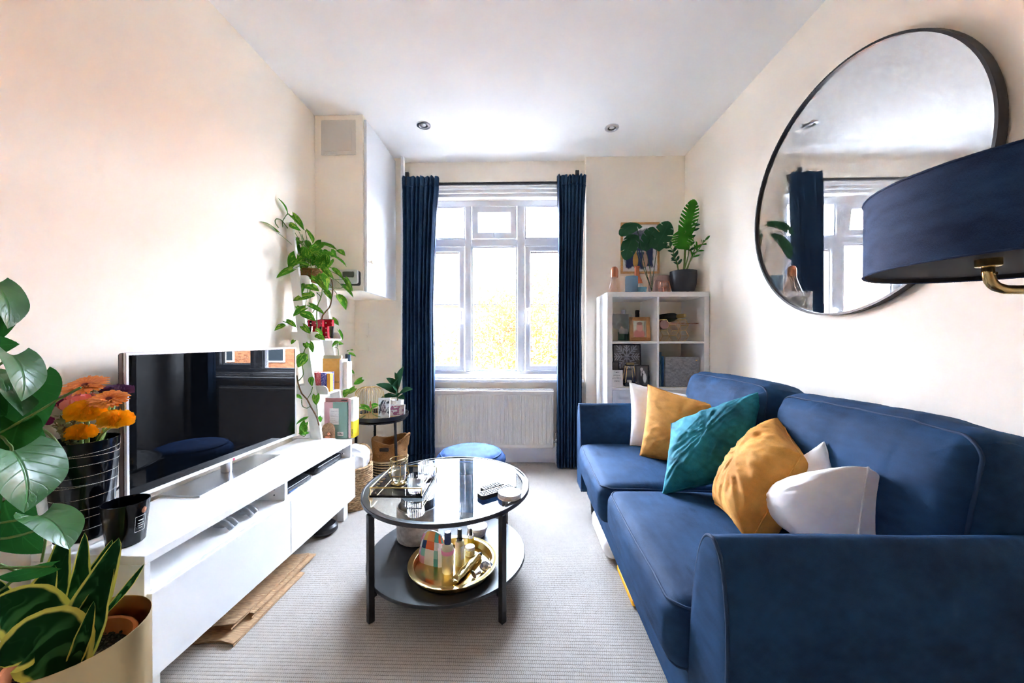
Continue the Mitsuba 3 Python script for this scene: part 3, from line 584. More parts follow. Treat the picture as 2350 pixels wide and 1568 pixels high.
tumbler(-.451, 1.527, 'clear ribbed glass tumbler at the near right corner of the gold railed tray'); tumbler(-.449, 1.682, 'clear ribbed glass tumbler at the far right corner of the gold railed tray')
t = thing('tealight_holder', 'geometric gold wire tealight holder with glass cup on the tray', 'tealight holder'); X, Y, Z = -.556, 1.617, GZ + .0115
hexa = lambda r, z, o=0: [(X + r * math.cos(i * PI / 3 + o), Y + r * math.sin(i * PI / 3 + o), Z + z) for i in range(6)]
b0, b1, b2 = hexa(.024, .006), hexa(.047, .045), hexa(.036, .112)
wires = [tube([(X + .037 * math.cos(q), Y + .037 * math.sin(q), Z + .112) for q in np.linspace(0, 2 * PI, 40, endpoint=False)], .0022, 6, closed=True)]
for i in range(6): wires += [tube([b1[i], b1[(i + 1) % 6]], .0018, 5), tube([b1[i], b2[i]], .0018, 5), tube([b0[i], b1[i]], .0018, 5)]
part(t, 'wire_frame', cat(wires), 'm_gold'); part(t, 'base', mv(cyl(.034, 0, .006, 32, .001), X, Y, Z), 'm_gold')
part(t, 'cup', mv(lathe([(0, .008), (.022, .008), (.028, .014), (.0315, .035), (.0315, .082), (.0303, .082), (.0303, .036), (.027, .017), (.02, .0125), (0, .0125)], 40), X, Y, Z), 'm_glass', 40)
def remote(a, b, w, h, lb, n):
    a, b = np.array(a), np.array(b); t = thing('remote_control', lb, 'remote control', 'remote controls on the coffee table'); d = b - a; L = np.linalg.norm(d); o = (*((a + b) / 2), GZ + .0005); rz = math.atan2(d[1], d[0])
    part(t, 'case', mv(extr(rrect(L, w, .008), h), *o, rz=rz), 'm_black', 40)
    part(t, 'buttons', cat([mv(cbox(x, y, h + .001, .0075, .0065, .003, .001), *o, rz=rz) for x in np.linspace(-L / 2 + .014, L / 2 - .02, n) for y in (-w * .28, 0, w * .28)]), 'm_button')
mat('m_button', '#8d939c', .4)
remote((-.172, 1.492), (-.03, 1.598), .046, .017, 'long black remote control lying diagonally beside the marble coaster', 12); remote((-.170, 1.563), (-.083, 1.630), .038, .014, 'short black remote control behind the long one', 7)
for i, lb in enumerate(('round white marble coaster on the table top, lower of two', 'round white marble coaster on the table top, upper of two')):
    single('coaster', lb, 'coaster', mv(cyl(.05, 0, .0105, 48, .002), -.048 + .002 * i, 1.513 - .001 * i, GZ + .0005 + .0108 * i), 'm_marble', 30, 'coasters on the coffee table')
SZ = .1305
t = thing('storage_drum', 'grey fabric drum basket with dark rim on the lower shelf of the coffee table', 'basket')
velvet('m_drum_dark', '#3a3c40', '#56585c', f=(60, 60, 60), sheen=.3); velvet('m_drum', '#8d8785', '#b4aeab', f=(60, 60, 60), sheen=.3)
part(t, 'body', mv(lathe([(0, .0), (.090, 0), (.098, .006), (.101, .03), (.101, .155), (.099, .162), (.093, .164), (.091, .155), (.088, .02), (0, .018)], 64), -.507, 1.752, SZ), 'm_drum', 40); t2 = thing('storage_drum', 'smaller dark grey drum sunk into the grey basket under the glass top', 'basket'); part(t2, 'body', mv(lathe([(0, .03), (.074, .03), (.079, .036), (.079, .200), (.076, .206), (0, .207)], 56), -.507, 1.752, SZ), 'm_drum_dark', 40); part(t2, 'lid_edge', mv(lathe([(.0792, .185), (.0802, .186), (.0802, .189), (.0792, .190)], 56), -.507, 1.752, SZ), 'm_frame_dark', 40)
part(t, 'lining', mv(lathe([(.0925, .163), (.0895, .155), (.087, .024), (0, .022)], 64), -.507, 1.752, SZ), 'm_frame_dark', 40)
for i in range(3): single('coaster', ('round pale coaster in the stack on the lower shelf, ' + ('lowest', 'middle', 'top')[i] + ' of three'), 'coaster', mv(cyl(.047 + .004 * (i == 2), 0, .015, 48, .003), -.222 + .003 * i, 1.785 - .003 * i, SZ + .0005 + .0155 * i), 'm_marble', 30, 'coasters on the coffee table')
t = thing('gold_tray', 'round shiny gold tray on the lower shelf of the coffee table', 'tray')
GX, GY, TZ = -.288, 1.522, SZ + .0045
part(t, 'dish', mv(lathe([(0, 0), (.160, 0), (.166, .003), (.170, .026), (.188, .0275), (.1895, .031), (.188, .0335), (.170, .032), (.165, .030), (.160, .0045), (0, .0035)], 96), GX, GY, SZ + .0005), 'm_gold', 30)
t = thing('patchwork_pouch', 'colourful patchwork zip pouch standing on the gold tray', 'pouch')
cols = ['#d9ddd6', '#8fc4b8', '#f0a35c', '#f29aa4', '#27406e', '#e2e4e0', '#e8c36a', '#4f9f96', '#f0eee8', '#e86b3a', '#d7a9c2', '#a9c9d8']
def patches(p, n, uv):
    i, j = dr.floor(uv.x * 4 + 11 * (uv.y > .5)), dr.floor(uv.y * 14); k = dr.floor(cell_rand(i, j, 5) * 11.99); c_ = mi.Color3f(0)
    for q, h in enumerate(cols): c_ = dr.select(k == q, mi.Color3f(*lin(h)), c_)
    return c_
mat('m_patch', proc(patches), .7, sheen=.3)
n = 26; U, V = np.meshgrid(np.linspace(0, 2 * PI, 2 * n + 1), np.linspace(0, 1, n), indexing='ij')
wx = .068 * (1 - .40 * V ** 2.2); wy = .034 * (1 - V ** 1.6) ** .6 + .0012; sq = lambda c_, e: np.sign(c_) * np.abs(c_) ** e
P = np.stack([wx * sq(np.cos(U), .7), wy * sq(np.sin(U), .8), V * .128 * (1 - .10 * np.cos(U) ** 2 * V)], -1); mm, uv = grid_mesh(P); part(t, 'body', mv(mm, -.383, 1.556, TZ, rz=-.35), 'm_patch', True, uv=np.stack([uv[:, 1], uv[:, 0]], 1))
part(t, 'zip', mv(tube(spline([(-.045, 0, .113), (-.02, 0, .1285), (.02, 0, .1285), (.045, 0, .113)], 6), .0025, 6), -.383, 1.556, TZ, rz=-.35), 'm_silver'); part(t, 'puller', mv(tube([(-.045, 0, .113), (-.055, -.006, .09), (-.056, -.008, .07)], .0028, 6), -.383, 1.556, TZ, rz=-.35), 'm_pink')
mat('m_pink', '#e79ac0', .5); mat('m_navy_cap', '#15285c', .15, clearcoat=.8)
scene['m_amber'] = {'type': 'principled', 'base_color': rgb('#d8cfa0'), 'roughness': .08, 'specular': .6, 'clearcoat': 1.}
scene['m_lilac_liquid'] = {'type': 'principled', 'base_color': rgb('#cfc6a8'), 'roughness': .12, 'specular': .6, 'clearcoat': 1.}
t = thing('perfume_bottle', 'tall perfume bottle with navy cap and pink band on the gold tray', 'bottle'); o = (-.304, 1.482, TZ)
part(t, 'bottle', mv(lathe([(0, 0), (.021, 0), (.0235, .003), (.0250, .06), (.0255, .095), (.022, .112), (.012, .120), (0, .121)], 40), *o), 'm_lilac_liquid', 40); part(t, 'band', mv(lathe([(.0254, .080), (.0264, .081), (.0266, .096), (.0256, .097)], 40), *o), 'm_pink', 40); part(t, 'cap', mv(cyl(.0145, .119, .168, 32, .002, .0135), *o), 'm_navy_cap', 40)
t = thing('spray_bottle', 'slim clear bottle with black spray cap on the gold tray', 'bottle'); o = (-.263, 1.534, TZ)
part(t, 'bottle', mv(lathe([(0, 0), (.0185, 0), (.020, .003), (.020, .095), (.017, .103), (.008, .108), (0, .108)], 32), *o), 'm_amber', 40); part(t, 'label_sleeve', mv(lathe([(.0202, .03), (.0204, .031), (.0204, .085), (.0202, .086)], 32, -1.2, .6), *o), 'm_white', 40); part(t, 'cap', mv(cat(cyl(.0125, .106, .118, 28, .001), cyl(.0095, .118, .152, 28, .002)), *o), 'm_black', 40)
t = thing('dropper_bottle', 'small dropper bottle of yellow oil with black bulb on the gold tray', 'bottle'); o = (-.232, 1.658, TZ)
mat('m_oil', '#d9b21c', .08, clearcoat=1.)
part(t, 'bottle', mv(lathe([(0, 0), (.0145, 0), (.0155, .002), (.0155, .045), (.008, .050), (0, .05)], 28), *o), 'm_oil', 40); part(t, 'collar', mv(cyl(.0125, .045, .060, 24, .001), *o), 'm_white', 40); part(t, 'bulb', mv(lathe([(0, .06), (.008, .06), (.007, .072), (.0055, .088), (0, .091)], 20), *o), 'm_black', 40)
t = thing('cream_jar', 'squat glass jar with white lid in front of the dropper bottle', 'jar'); o = (-.228, 1.603, TZ)
part(t, 'pot', mv(cyl(.0215, 0, .026, 32, .003), *o), 'm_amber', 40); part(t, 'lid', mv(cyl(.022, .0265, .040, 32, .002), *o), 'm_white', 40)
t = thing('perfume_box', 'small pale carton behind the perfume bottle on the gold tray', 'box'); part(t, 'carton', mv(box(-.014, .014, -.011, .011, 0, .075, .001), -.341, 1.520, TZ, rz=.3), 'm_card', False)
t = thing('hand_cream_tube', 'crumpled gold tube with black cap lying on the gold tray', 'tube'); a, b = np.array((-.262, 1.415, TZ + .012)), np.array((-.186, 1.572, TZ + .014)); n = 20
P = []
for i, k in enumerate(np.linspace(0, 1, 16)):
    q = np.linspace(0, 2 * PI, n + 1); ww = .019 - .004 * k; hh = .0015 + .0125 * k ** .6; wob = .0016 * np.sin(q * 3 + k * 17)
    P.append(np.stack([np.full(n + 1, k), (ww + wob) * np.cos(q), (hh + wob) * np.sin(q)], 1))
P = np.array(P); d = b - a; L = np.linalg.norm(d); P[..., 0] *= L; mm = frame_to(grid_mesh(P)[0], a, d, np.cross([0, 0, 1], d)); part(t, 'body', mm, 'm_gold', 40)
part(t, 'cap', frame_to(mv(cyl(.009, 0, .018, 20, .002), ry=PI / 2), b, d, np.cross([0, 0, 1], d)), 'm_black', 40); part(t, 'crimp', frame_to(box(-.004, .002, -.0195, .0195, -.0016, .0016), a, d, np.cross([0, 0, 1], d)), 'm_gold', False)
t = thing('bottle_stopper', 'silver bottle stopper with faceted crystal head lying on the gold tray', 'stopper'); o = np.array((-.155, 1.478, TZ))
ico = trimesh.creation.icosphere(1, .024); ico.vertices = ico.vertices * [1.25, .9, .85] * (1 + .12 * (meshkit.noise(ico.vertices * 90) - .5))[:, None]; part(t, 'crystal', mv(ico, o[0] + .012, o[1] + .012, o[2] + .021), 'm_chrome', False)
part(t, 'stem', frame_to(mv(lathe([(0, 0), (.008, 0), (.006, .012), (.005, .03)], 20), ry=PI / 2), o + [-.012, -.012, .013], [-.5, -.5, .0], [0, 0, 1]), 'm_silver'); part(t, 'disc', frame_to(mv(cyl(.016, 0, .003, 28, .001), ry=PI / 2), o + [-.034, -.034, .0165], [-.5, -.5, -.1], [0, 0, 1]), 'm_silver')

# ------------------------------------------------------------------ TV bench and what stands on it
UR = .0277; SXU, SYU = -1.082, 1.0
def unit(m): # local x = distance from the front towards the wall (negative = proud), y = along, z up
    m = m.copy(); M = np.eye(4); M[:3, 0] = [-math.cos(UR), math.sin(UR), 0]; M[:3, 1] = [math.sin(UR), math.cos(UR), 0]; M[:3, 2] = [0, 0, 1]; M[:3, 3] = [SXU, SYU, 0]
    m.apply_transform(M); return m
t = thing('tv_bench', 'long low white TV bench with two drawers along the left wall', 'TV bench')
part(t, 'top', unit(box(0, .352, 0, 1.2, .455, .481, .0015)), 'm_white', False)
for y0, nm in ((0, 'side_panel'), (1.182, 'side_panel')): part(t, nm, unit(box(.001, .352, y0, y0 + .018, .128, .4548, .001)), 'm_white', False)
part(t, 'divider', unit(box(.001, .345, .59, .61, .128, .4548, .001)), 'm_white', False)
part(t, 'back_panel', unit(box(.340, .351, .018, 1.182, .130, .4548)), 'm_white', False); part(t, 'bottom', unit(box(.001, .34, .018, 1.182, .128, .142)), 'm_white', False)
for y0, y1 in ((.018, .59), (.61, 1.182)): part(t, 'shelf', unit(box(.001, .34, y0, y1, .362, .376, .001)), 'm_white', False)
for y0, y1 in ((.001, .599), (.601, 1.199)): part(t, 'drawer', unit(box(-.021, -.003, y0, y1, .124, .373, .0015)), 'm_white_satin', False)
for x, y in ((.02, .012), (.02, 1.135), (.30, .012), (.30, 1.135)): part(t, 'leg', unit(box(x, x + .04, y, y + .05, .002, .128, .002)), 'm_white', False)
part(t, 'peg_holes', cat([unit(mv(cyl(.003, -.001, .001, 8), .05, .5895, z, rx=PI / 2)) for z in (.40, .425)] + [unit(mv(cyl(.003, -.001, .001, 8), .05, 1.1815, z, rx=PI / 2)) for z in (.40, .425)]), 'm_frame_dark')
TOP = .4812
# television
t = thing('television', 'flat screen television with silver frame on the white bench', 'television')
TA = math.atan2(.043, .87); tc = np.array([-1.341, 1.635, 0])
def tv(m): # local x = along the screen, y = out of the screen, z up
    M = np.eye(4); M[:3, 0] = [math.sin(TA), math.cos(TA), 0]; M[:3, 1] = [math.cos(TA), -math.sin(TA), 0]; M[:3, 2] = [0, 0, 1]; M[:3, 3] = tc
    m = m.copy(); m.apply_transform(M); return m
W2, Z0, Z1 = .436, .541, 1.061
part(t, 'housing', tv(box(-W2 + .003, W2 - .003, -.034, -.004, Z0 + .004, Z1 - .003, .006)), 'm_frame_dark'); part(t, 'bulge', tv(box(-.3, .3, -.06, -.03, Z0 + .05, .85, .02)), 'm_black')
part(t, 'bezel', tv(cat(box(-W2, -W2 + .011, -.006, .004, Z0, Z1, .002), box(W2 - .011, W2, -.006, .004, Z0, Z1, .002), box(-W2, W2, -.006, .004, Z1 - .011, Z1, .002), box(-W2, W2, -.006, .0045, Z0, Z0 + .014, .002))), 'm_tv_silver')
mat('m_tv_silver', '#e3e4e8', .3, metallic=.35)
part(t, 'side_strip', tv(box(-W2 - .0015, -W2 + .002, -.02, -.007, Z0 + .004, Z1 - .004, .001)), 'm_tv_side')
mat('m_tv_side', '#7d6c68', .35, metallic=.5)
scene['m_screen'] = {'type': 'plastic', 'int_ior': 1.36, 'diffuse_reflectance': rgb('#050608')}
part(t, 'screen', tv(box(-W2 + .0105, W2 - .0105, -.006, .0005, Z0 + .0135, Z1 - .0105)), 'm_screen', False)
part(t, 'logo', tv(mv(cyl(.0065, -.0005, .0008, 20), .0, .0045, Z0 + .007, rx=-PI / 2)), 'm_logo_red', label='tiny round red emblem'); mat('m_logo_red', '#b8365a', .4)
part(t, 'neck', mv(cat(mv(cyl(.022, TOP + .008, Z0 + .02, 24, .002), -1.372, 1.635, 0), box(-1.395, -1.362, 1.60, 1.67, Z0 - .01, Z0 + .03, .004)), 0, 0, 0), 'm_silver')
base = extr([(-1.264, 1.378), (-1.284, 1.884), (-1.425, 1.884), (-1.436, 1.384)], .007); base.apply_translation([0, 0, TOP + .0005]); part(t, 'stand', base, 'm_silver', False)
t = single('tv_cable', 'black cable hanging behind the television', 'cable', cat(tube(spline([(-1.395, 1.28, .72), (-1.45, 1.22, .66), (-1.448, 1.16, .60), (-1.44, 1.18, .52)], 8), .0035, 6), tube(spline([(-1.40, 1.27, .62), (-1.45, 1.20, .545), (-1.43, 1.13, .55)], 8), .0035, 6)), 'm_black')
# candle pot
t = thing('candle_pot', 'black glossy candle pot with small outlined label near the bench corner', 'candle pot'); o = (-1.212, 1.068, TOP + .0005)
part(t, 'glass', mv(lathe([(0, 0), (.039, 0), (.043, .004), (.054, .124), (.054, .128), (.0518, .128), (.0512, .124), (.041, .03), (0, .03)], 64), *o), 'm_black_gloss', 40); part(t, 'wax', mv(cyl(.0415, .03, .036, 40), *o), 'm_black')
a0 = .25
def on_pot(m, ang, z, r=.060): # wrap a small flat mark (x right, y up) on the pot
    v = m.vertices.copy(); q = ang + v[:, 0] / r; rr = .043 + .011 * (z + v[:, 1] - .004) / .120 + v[:, 2] + .0003
    return tm(np.stack([o[0] + rr * np.cos(q), o[1] + rr * np.sin(q), o[2] + z + v[:, 1]], 1), m.faces)
lbw, lbh = .034, .046
outline = cat([cbox(0, s_ * lbh / 2, .0004, lbw, .0008, .0006) for s_ in (-1, 1)] + [cbox(s_ * lbw / 2, 0, .0004, .0008, lbh, .0006) for s_ in (-1, 1)])
lines = cat([cbox(0, .010, .0004, .016, .0022, .0006), cbox(0, .001, .0004, .020, .0012, .0006), cbox(0, -.006, .0004, .020, .0012, .0006), cbox(0, -.013, .0004, .014, .0012, .0006)])
part(t, 'label_print', on_pot(cat(outline, lines).subdivide(), -.05, .062), 'm_card', False); part(t, 'round_mark', on_pot(mv(cyl(.009, 0, .0008, 20), 0, 0, 0), .10, .100), 'm_copper', False)
# flower vase
t = thing('flower_vase', 'tall black glass vase with thin white thread lines holding mixed flowers', 'vase'); VX, VY = -1.358, 1.078; o = (VX, VY, TOP + .0005)
rv = lambda z: .061 + .018 * z / .315
part(t, 'glass', mv(lathe([(0, .014), (.053, .014), (rv(.02) - .0008, .018), (rv(.315), .315), (rv(.315) - .004, .315), (rv(.03) - .006, .03), (0, .03)], 72), *o), 'm_black_gloss', 40); part(t, 'foot', mv(lathe([(0, 0), (.057, 0), (.0615, .004), (.0615, .0165), (.055, .0135), (0, .0135)], 72), *o), 'm_glass', 40)
q = np.linspace(0, 2 * PI, 97)
for i, (z, tl) in enumerate(((.285, .006), (.275, -.004), (.245, .003), (.215, -.002), (.19, .005), (.183, -.004), (.15, .003), (.115, -.004), (.085, .004), (.055, -.003))):
    zz_ = z + tl * np.sin(q + i); part(t, 'thread_line', mv(tube(np.stack([(rv(zz_) + .0003) * np.cos(q), (rv(zz_) + .0003) * np.sin(q), zz_], 1), .0004, 5), *o), 'm_panel_grey', True)
def fpos(px_x, px_z, y): return np.array([px_x, y, px_z])
def flower_tilt(m, c, up): 
    up = np.array(up, float) / np.linalg.norm(up); ax = np.cross([0, 1., .01], up); return frame_to(m, c, ax, np.cross(up, ax))
mat('m_petal_orange', proc(lambda p, n, uv: mix(lin('#b4261a'), lin('#e58a34'), uv.x)), .55, sheen=.3); mat('m_petal_yellow', '#f0b41e', .6, sheen=.3); mat('m_petal_pink', proc(lambda p, n, uv: mix(lin('#e8866a'), lin('#f59a9c'), uv.x)), .55, sheen=.3)
mat('m_petal_magenta', '#8e2a68', .6, sheen=.3); mat('m_petal_purple', '#5d3a5e', .6); mat('m_flower_eye', '#6b2a1a', .8); mat('m_green_stem', '#86a35e', .5)
def petals(nr, n=4, m=2):
    """nr: rows of (count, inner radius, outer radius, z at root, z at tip, width, offset)"""
    ms, us = [], []
    for (k, r0, r1, z0, z1, w_, of) in nr:
        for i in range(k):
            a = 2 * PI * (i + of) / k + rng.normal(0, .04); s_ = rng.uniform(.92, 1.06); d = np.array([math.cos(a), math.sin(a), 0]); b = d * r0 + [0, 0, z0]; e = d * r1 * s_ + [0, 0, z1 + rng.normal(0, .0015)]
            mm, uv = leaf(b, e, np.array([0, 0, 1.]) - d * (z1 - z0) / max(1e-3, r1 - r0) * .5, w_, 'petal', .15, .08, n, m); ms.append(mm); us.append(uv)
    return cat(ms), np.vstack(us)
def stemmed(t, top, up): 
    o2 = (np.array(top) - [VX, VY, 0])[:2]; ln = np.linalg.norm(o2) + 1e-9; part(t, 'stem', tube(spline([[VX - o2[0] * .3, VY - o2[1] * .3, .56], [VX + o2[0] / ln * min(ln, .05), VY + o2[1] / ln * min(ln, .05), .79], np.array(top) - np.array(up) * .012], 8), .0042, 8), 'm_green_stem', True)
def gerbera(c, up, r, lb):
    t = thing('gerbera', lb, 'flower', 'orange gerberas in the black vase'); up = np.array(up, float) / np.linalg.norm(up)
    mm, uv = petals([(26, .008, r, 0, .006, .0115, 0), (24, .008, r * .88, .003, .011, .0105, .5), (20, .007, r * .62, .006, .014, .007, .2), (18, .005, r * .42, .008, .015, .005, .4)]); k = part(t, 'petals', flower_tilt(mm, c, up), 'm_petal_orange', True, uv=uv); labels[k] = {'kind': 'stuff'}
    part(t, 'eye', flower_tilt(mv(lathe([(0, .013), (.006, .012), (.009, .007), (.0095, .0)], 20), 0, 0, 0), c, up), 'm_flower_eye'); part(t, 'calyx', flower_tilt(lathe([(0, -.014), (.005, -.013), (.012, -.002), (.014, .002)], 16), c, up), 'm_green_stem'); stemmed(t, c, up)
gerbera(np.array([-1.375, 1.10, .955]), (.15, -.5, 1), .056, 'orange gerbera standing highest in the black vase'); gerbera(np.array([-1.282, 1.085, .914]), (.35, -.45, 1), .047, 'orange gerbera leaning right in front of the television edge')
def pompon(t, nm, c, r, m, n=330, flat=.8):
    i = np.arange(n) + .5; ph = np.arccos(1 - 1.55 * i / n); th = PI * (1 + 5 ** .5) * i; ms, us = [], []
    for a, b in zip(ph, th):
        d = np.array([math.sin(a) * math.cos(b), math.sin(a) * math.sin(b), math.cos(a) * flat]); mm, uv = leaf(np.array(c) + d * r * .62, np.array(c) + d * r * rng.uniform(.92, 1.10), np.cross(d, [.3, .2, 1.]), r * .26, 'petal', .35, .1, 3, 2); ms.append(mm); us.append(uv)
    k = part(t, nm, cat(ms), m, True, uv=np.vstack(us)); labels[k] = {'kind': 'stuff'}; co = trimesh.creation.icosphere(2, r * .78); co.vertices = co.vertices * [1, 1, flat]; part(t, 'heart', mv(co, *c), m, True)
for c, r, lb in (((-1.322, 1.06, .884), .046, 'yellow chrysanthemum left of the two leaning out over the vase rim'), ((-1.243, 1.07, .858), .040, 'yellow chrysanthemum drooping in front of the television edge'), ((-1.335, 1.055, .822), .034, 'yellow chrysanthemum lowest at the vase rim')):
    t = thing('chrysanthemum', lb, 'flower', 'yellow chrysanthemums in the black vase'); pompon(t, 'petals', c, r, 'm_petal_yellow'); stemmed(t, c, (.2, -.3, 1))
t = thing('rose', 'salmon pink rose between the gerberas in the black vase', 'flower'); ms, us = [], []; c = np.array([-1.392, 1.10, .905])
for k_, (n_, r0, r1, z1) in enumerate(((5, .018, .040, .018), (5, .014, .031, .026), (5, .009, .022, .030), (4, .004, .012, .031))):
    for i in range(n_):
        a = 2 * PI * (i + .37 * k_) / n_; d = np.array([math.cos(a), math.sin(a), 0]); mm, uv = leaf(c + d * r0 + [0, 0, -.022], c + d * r1 + [0, 0, z1], -d, .046 - .007 * k_, 'petal', -.35, -.12, 7, 6); ms.append(mm); us.append(uv)
k = part(t, 'petals', cat(ms), 'm_petal_pink', True, uv=np.vstack(us)); labels[k] = {'kind': 'stuff'}; stemmed(t, c - [0, 0, .02], (0, 0, 1))
for c, r, m_, lb in (((-1.425, 1.085, .910), .036, 'm_petal_magenta', 'magenta flower left of the pink rose'), ((-1.352, 1.17, .935), .040, 'm_petal_purple', 'dark purple flower behind the gerberas'), ((-1.425, 1.02, .862), .032, 'm_petal_magenta', 'magenta flower at far left behind the big heart leaves')):
    t = thing('aster', lb, 'flower'); pompon(t, 'petals', c, r, m_, 130, .5); stemmed(t, c, (0, 0, 1))
for j, (bx, by, lb) in enumerate(((-1.405, 1.075, 'olive leafy sprig on the left of the vase rim'), (-1.365, 1.045, 'olive leafy sprig at the front of the vase rim'), (-1.43, 1.13, 'tall olive sprig rising at the back of the vase'))):
    t = thing('foliage_sprig', lb, 'sprig', 'olive sprigs in the black vase'); ms, us = [], []
    for s_ in range(5):
        tip = np.array([bx, by, .80]) + rng.normal(0, .028, 3) * [1, 1, .6] + [0, 0, .055 + .09 * (j == 2 and s_ < 3)]; P = spline([(bx + .02, by + .03, .70), (bx + .005, by + .005, .79), tip], 8); part(t, 'stem', tube(P, .0015, 5), 'm_stem_brown', True)
        for q_ in range(8, len(P)):
            for sd in (-1, 1):
                d = rng.normal(0, 1, 3) + [0, 0, .6]; d /= np.linalg.norm(d); mm, uv = leaf(P[q_], P[q_] + d * .017, rng.normal(0, 1, 3), .011, 'oval', .3, .1, 4, 4); ms.append(mm); us.append(uv)
    k = part(t, 'leaves', cat(ms), 'm_olive', True, uv=np.vstack(us)); labels[k] = {'kind': 'stuff'}
# in the bench openings and underneath
t = thing('set_top_box', 'black set-top box in the right opening of the TV bench', 'set-top box'); bx_, _ = rbox(.20, .26, .042, .014, 10); part(t, 'case', unit(mv(bx_, .135, 1.02, .3985)), 'm_black', 40); part(t, 'port_strip', unit(box(.033, .036, .92, 1.10, .392, .398)), 'm_frame_dark', False)
t = thing('router', 'low black box left of the set-top box in the bench opening', 'box'); part(t, 'case', unit(mv(rbox(.19, .20, .030, .010, 10)[0], .125, .735, .3925)), 'm_black', 40); part(t, 'indicator', unit(box(.0285, .031, .66, .72, .380, .383)), 'm_blue_light', False); mat('m_blue_light', '#1f62a8', .3)
mat('m_smoke', '#8f9499', .2)
for i, lb in enumerate(('grey plastic controller lying in the left bench opening, nearer one', 'grey plastic controller lying in the left bench opening, farther one')):
    t = thing('game_controller', lb, 'controller', 'controllers in the bench'); y0 = .35 + .10 * i
    part(t, 'body', unit(mv(rbox(.05, .036, .030, .012, 8)[0], .085, y0, .396)), 'm_smoke', 40); part(t, 'grip', unit(tube(spline([(.075, y0 - .01, .405), (.05, y0 - .012, .398), (.03, y0 - .015, .384)], 5), [.011] * 6 + [.009] * 5, 10)), 'm_smoke', True); part(t, 'grip', unit(tube(spline([(.075, y0 + .012, .405), (.05, y0 + .014, .398), (.035, y0 + .016, .384)], 5), [.011] * 6 + [.009] * 5, 10)), 'm_smoke', True)
mat('m_card_edge', proc(lambda p, n, uv: mix(lin('#8a6a4c'), lin('#c9a780'), noise(p.x * 60, p.y * 400, p.z * 900))), .9)
for i, (y0, y1, x0, z) in enumerate(((.255, .66, -.045, .002), (.37, .78, -.022, .014), (.30, .76, .0, .026))):
    P = np.array([[[x0 + .30 * b, y0 + (y1 - y0) * a + .012 * math.sin(7 * b + i), z + .003 * math.sin(a * 4 + i) + .006 * max(0, a * -1 + .12) * 8 * (1 - b)] for b in np.linspace(0, 1, 6)] for a in np.linspace(0, 1, 12)]); m1, _ = grid_mesh(P); m2, _ = grid_mesh(P + [0, 0, .006])
    single('cardboard_sheet', 'flattened cardboard sheet under the TV bench, ' + ('lowest', 'middle', 'top')[i] + ' of three', 'cardboard', unit(cat(m1, m2, box(x0, x0 + .003, y0, y1, z, z + .0055))), 'm_card_edge', 40, 'cardboard under the bench')
t = thing('speaker_puck', 'round black device on the carpet under the far end of the bench', 'device'); part(t, 'body', mv(cyl(.07, .002, .05, 40, .012), -1.125, 2.02, 0), 'm_black', 40); part(t, 'band', mv(lathe([(.0702, .012), (.0712, .014), (.0712, .020), (.0702, .022)], 40), -1.125, 2.02, 0), 'm_frame_dark', 40)

# ------------------------------------------------------------------ cube shelf at the right of the window
KX0, KX1, KY0, KY1 = .6566, 1.4195, 2.7307, 3.1195
t = thing('cube_shelf', 'white cube shelving unit in the corner right of the window', 'shelving unit')
part(t, 'top_board', box(KX0, KX1, KY0, KY1, 1.427, 1.465, .0012), 'm_shelf_white', False); part(t, 'bottom_board', box(KX0, KX1, KY0, KY1, .001, .039, .0012), 'm_shelf_white', False)
for x in (KX0, KX1 - .038): part(t, 'side_panel', box(x, x + .038, KY0, KY1, .0392, 1.4268, .0012), 'm_shelf_white', False)
XM = (KX0 + KX1) / 2; CL, CR = (KX0 + .038, XM - .008), (XM + .008, KX1 - .038)
part(t, 'divider', box(XM - .008, XM + .008, KY0 + .001, KY1, .0392, 1.4268, .0008), 'm_shelf_white', False)
for z in (1.074, .721, .368):
    for a, b in (CL, CR): part(t, 'shelf', box(a, b, KY0 + .001, KY1, z, z + .016, .0008), 'm_shelf_white', False)
for (a, b) in (CL, CR):
    for z in (.385, .04): part(t, 'door', box(a + .002, b - .002, KY0 + .004, KY0 + .020, z + .002, z + .334, .001), 'm_white_satin', False)
KT, S1, S2 = 1.4655, 1.0905, .7375
# on top
t = thing('glass_decanter', 'rose-tinted conical glass vessel with copper dome top at the left end of the cube shelf', 'decanter'); o = (.735, 2.83, KT)
part(t, 'body', mv(lathe([(.058, .002), (.064, .004), (.055, .035), (.040, .08), (.030, .115), (.027, .15), (.0285, .17)], 48), *o), 'm_tinted_glass', 40); part(t, 'inner_funnel', mv(lathe([(0, .012), (.03, .012), (.016, .05), (.012, .10), (.02, .14)], 40), *o), 'm_clear_thin', 40); part(t, 'dome', mv(lathe([(.0275, .125), (.0295, .126), (.0298, .178), (.025, .198), (.014, .208), (0, .211)], 40), *o), 'm_copper', 40); part(t, 'foot', mv(cyl(.0645, 0, .0035, 48), *o), 'm_copper', 40)
mat('m_dusty_blue', '#64839a', .7); mat('m_aqua', '#6aa0b4', .4); mat('m_orange_clay', '#c46c45', .5); mat('m_mauve', '#a78a86', .7)
t = thing('blue_candle', 'dusty blue cylinder candle on the cube shelf', 'candle'); part(t, 'body', mv(lathe([(0, 0), (.046, 0), (.0475, .002), (.0475, .128), (.045, .130), (.042, .129), (.041, .122), (0, .121)], 48), .865, 2.82, KT), 'm_dusty_blue', 40); part(t, 'wick', mv(cyl(.0012, .121, .131, 6), .865, 2.82, KT), 'm_black')
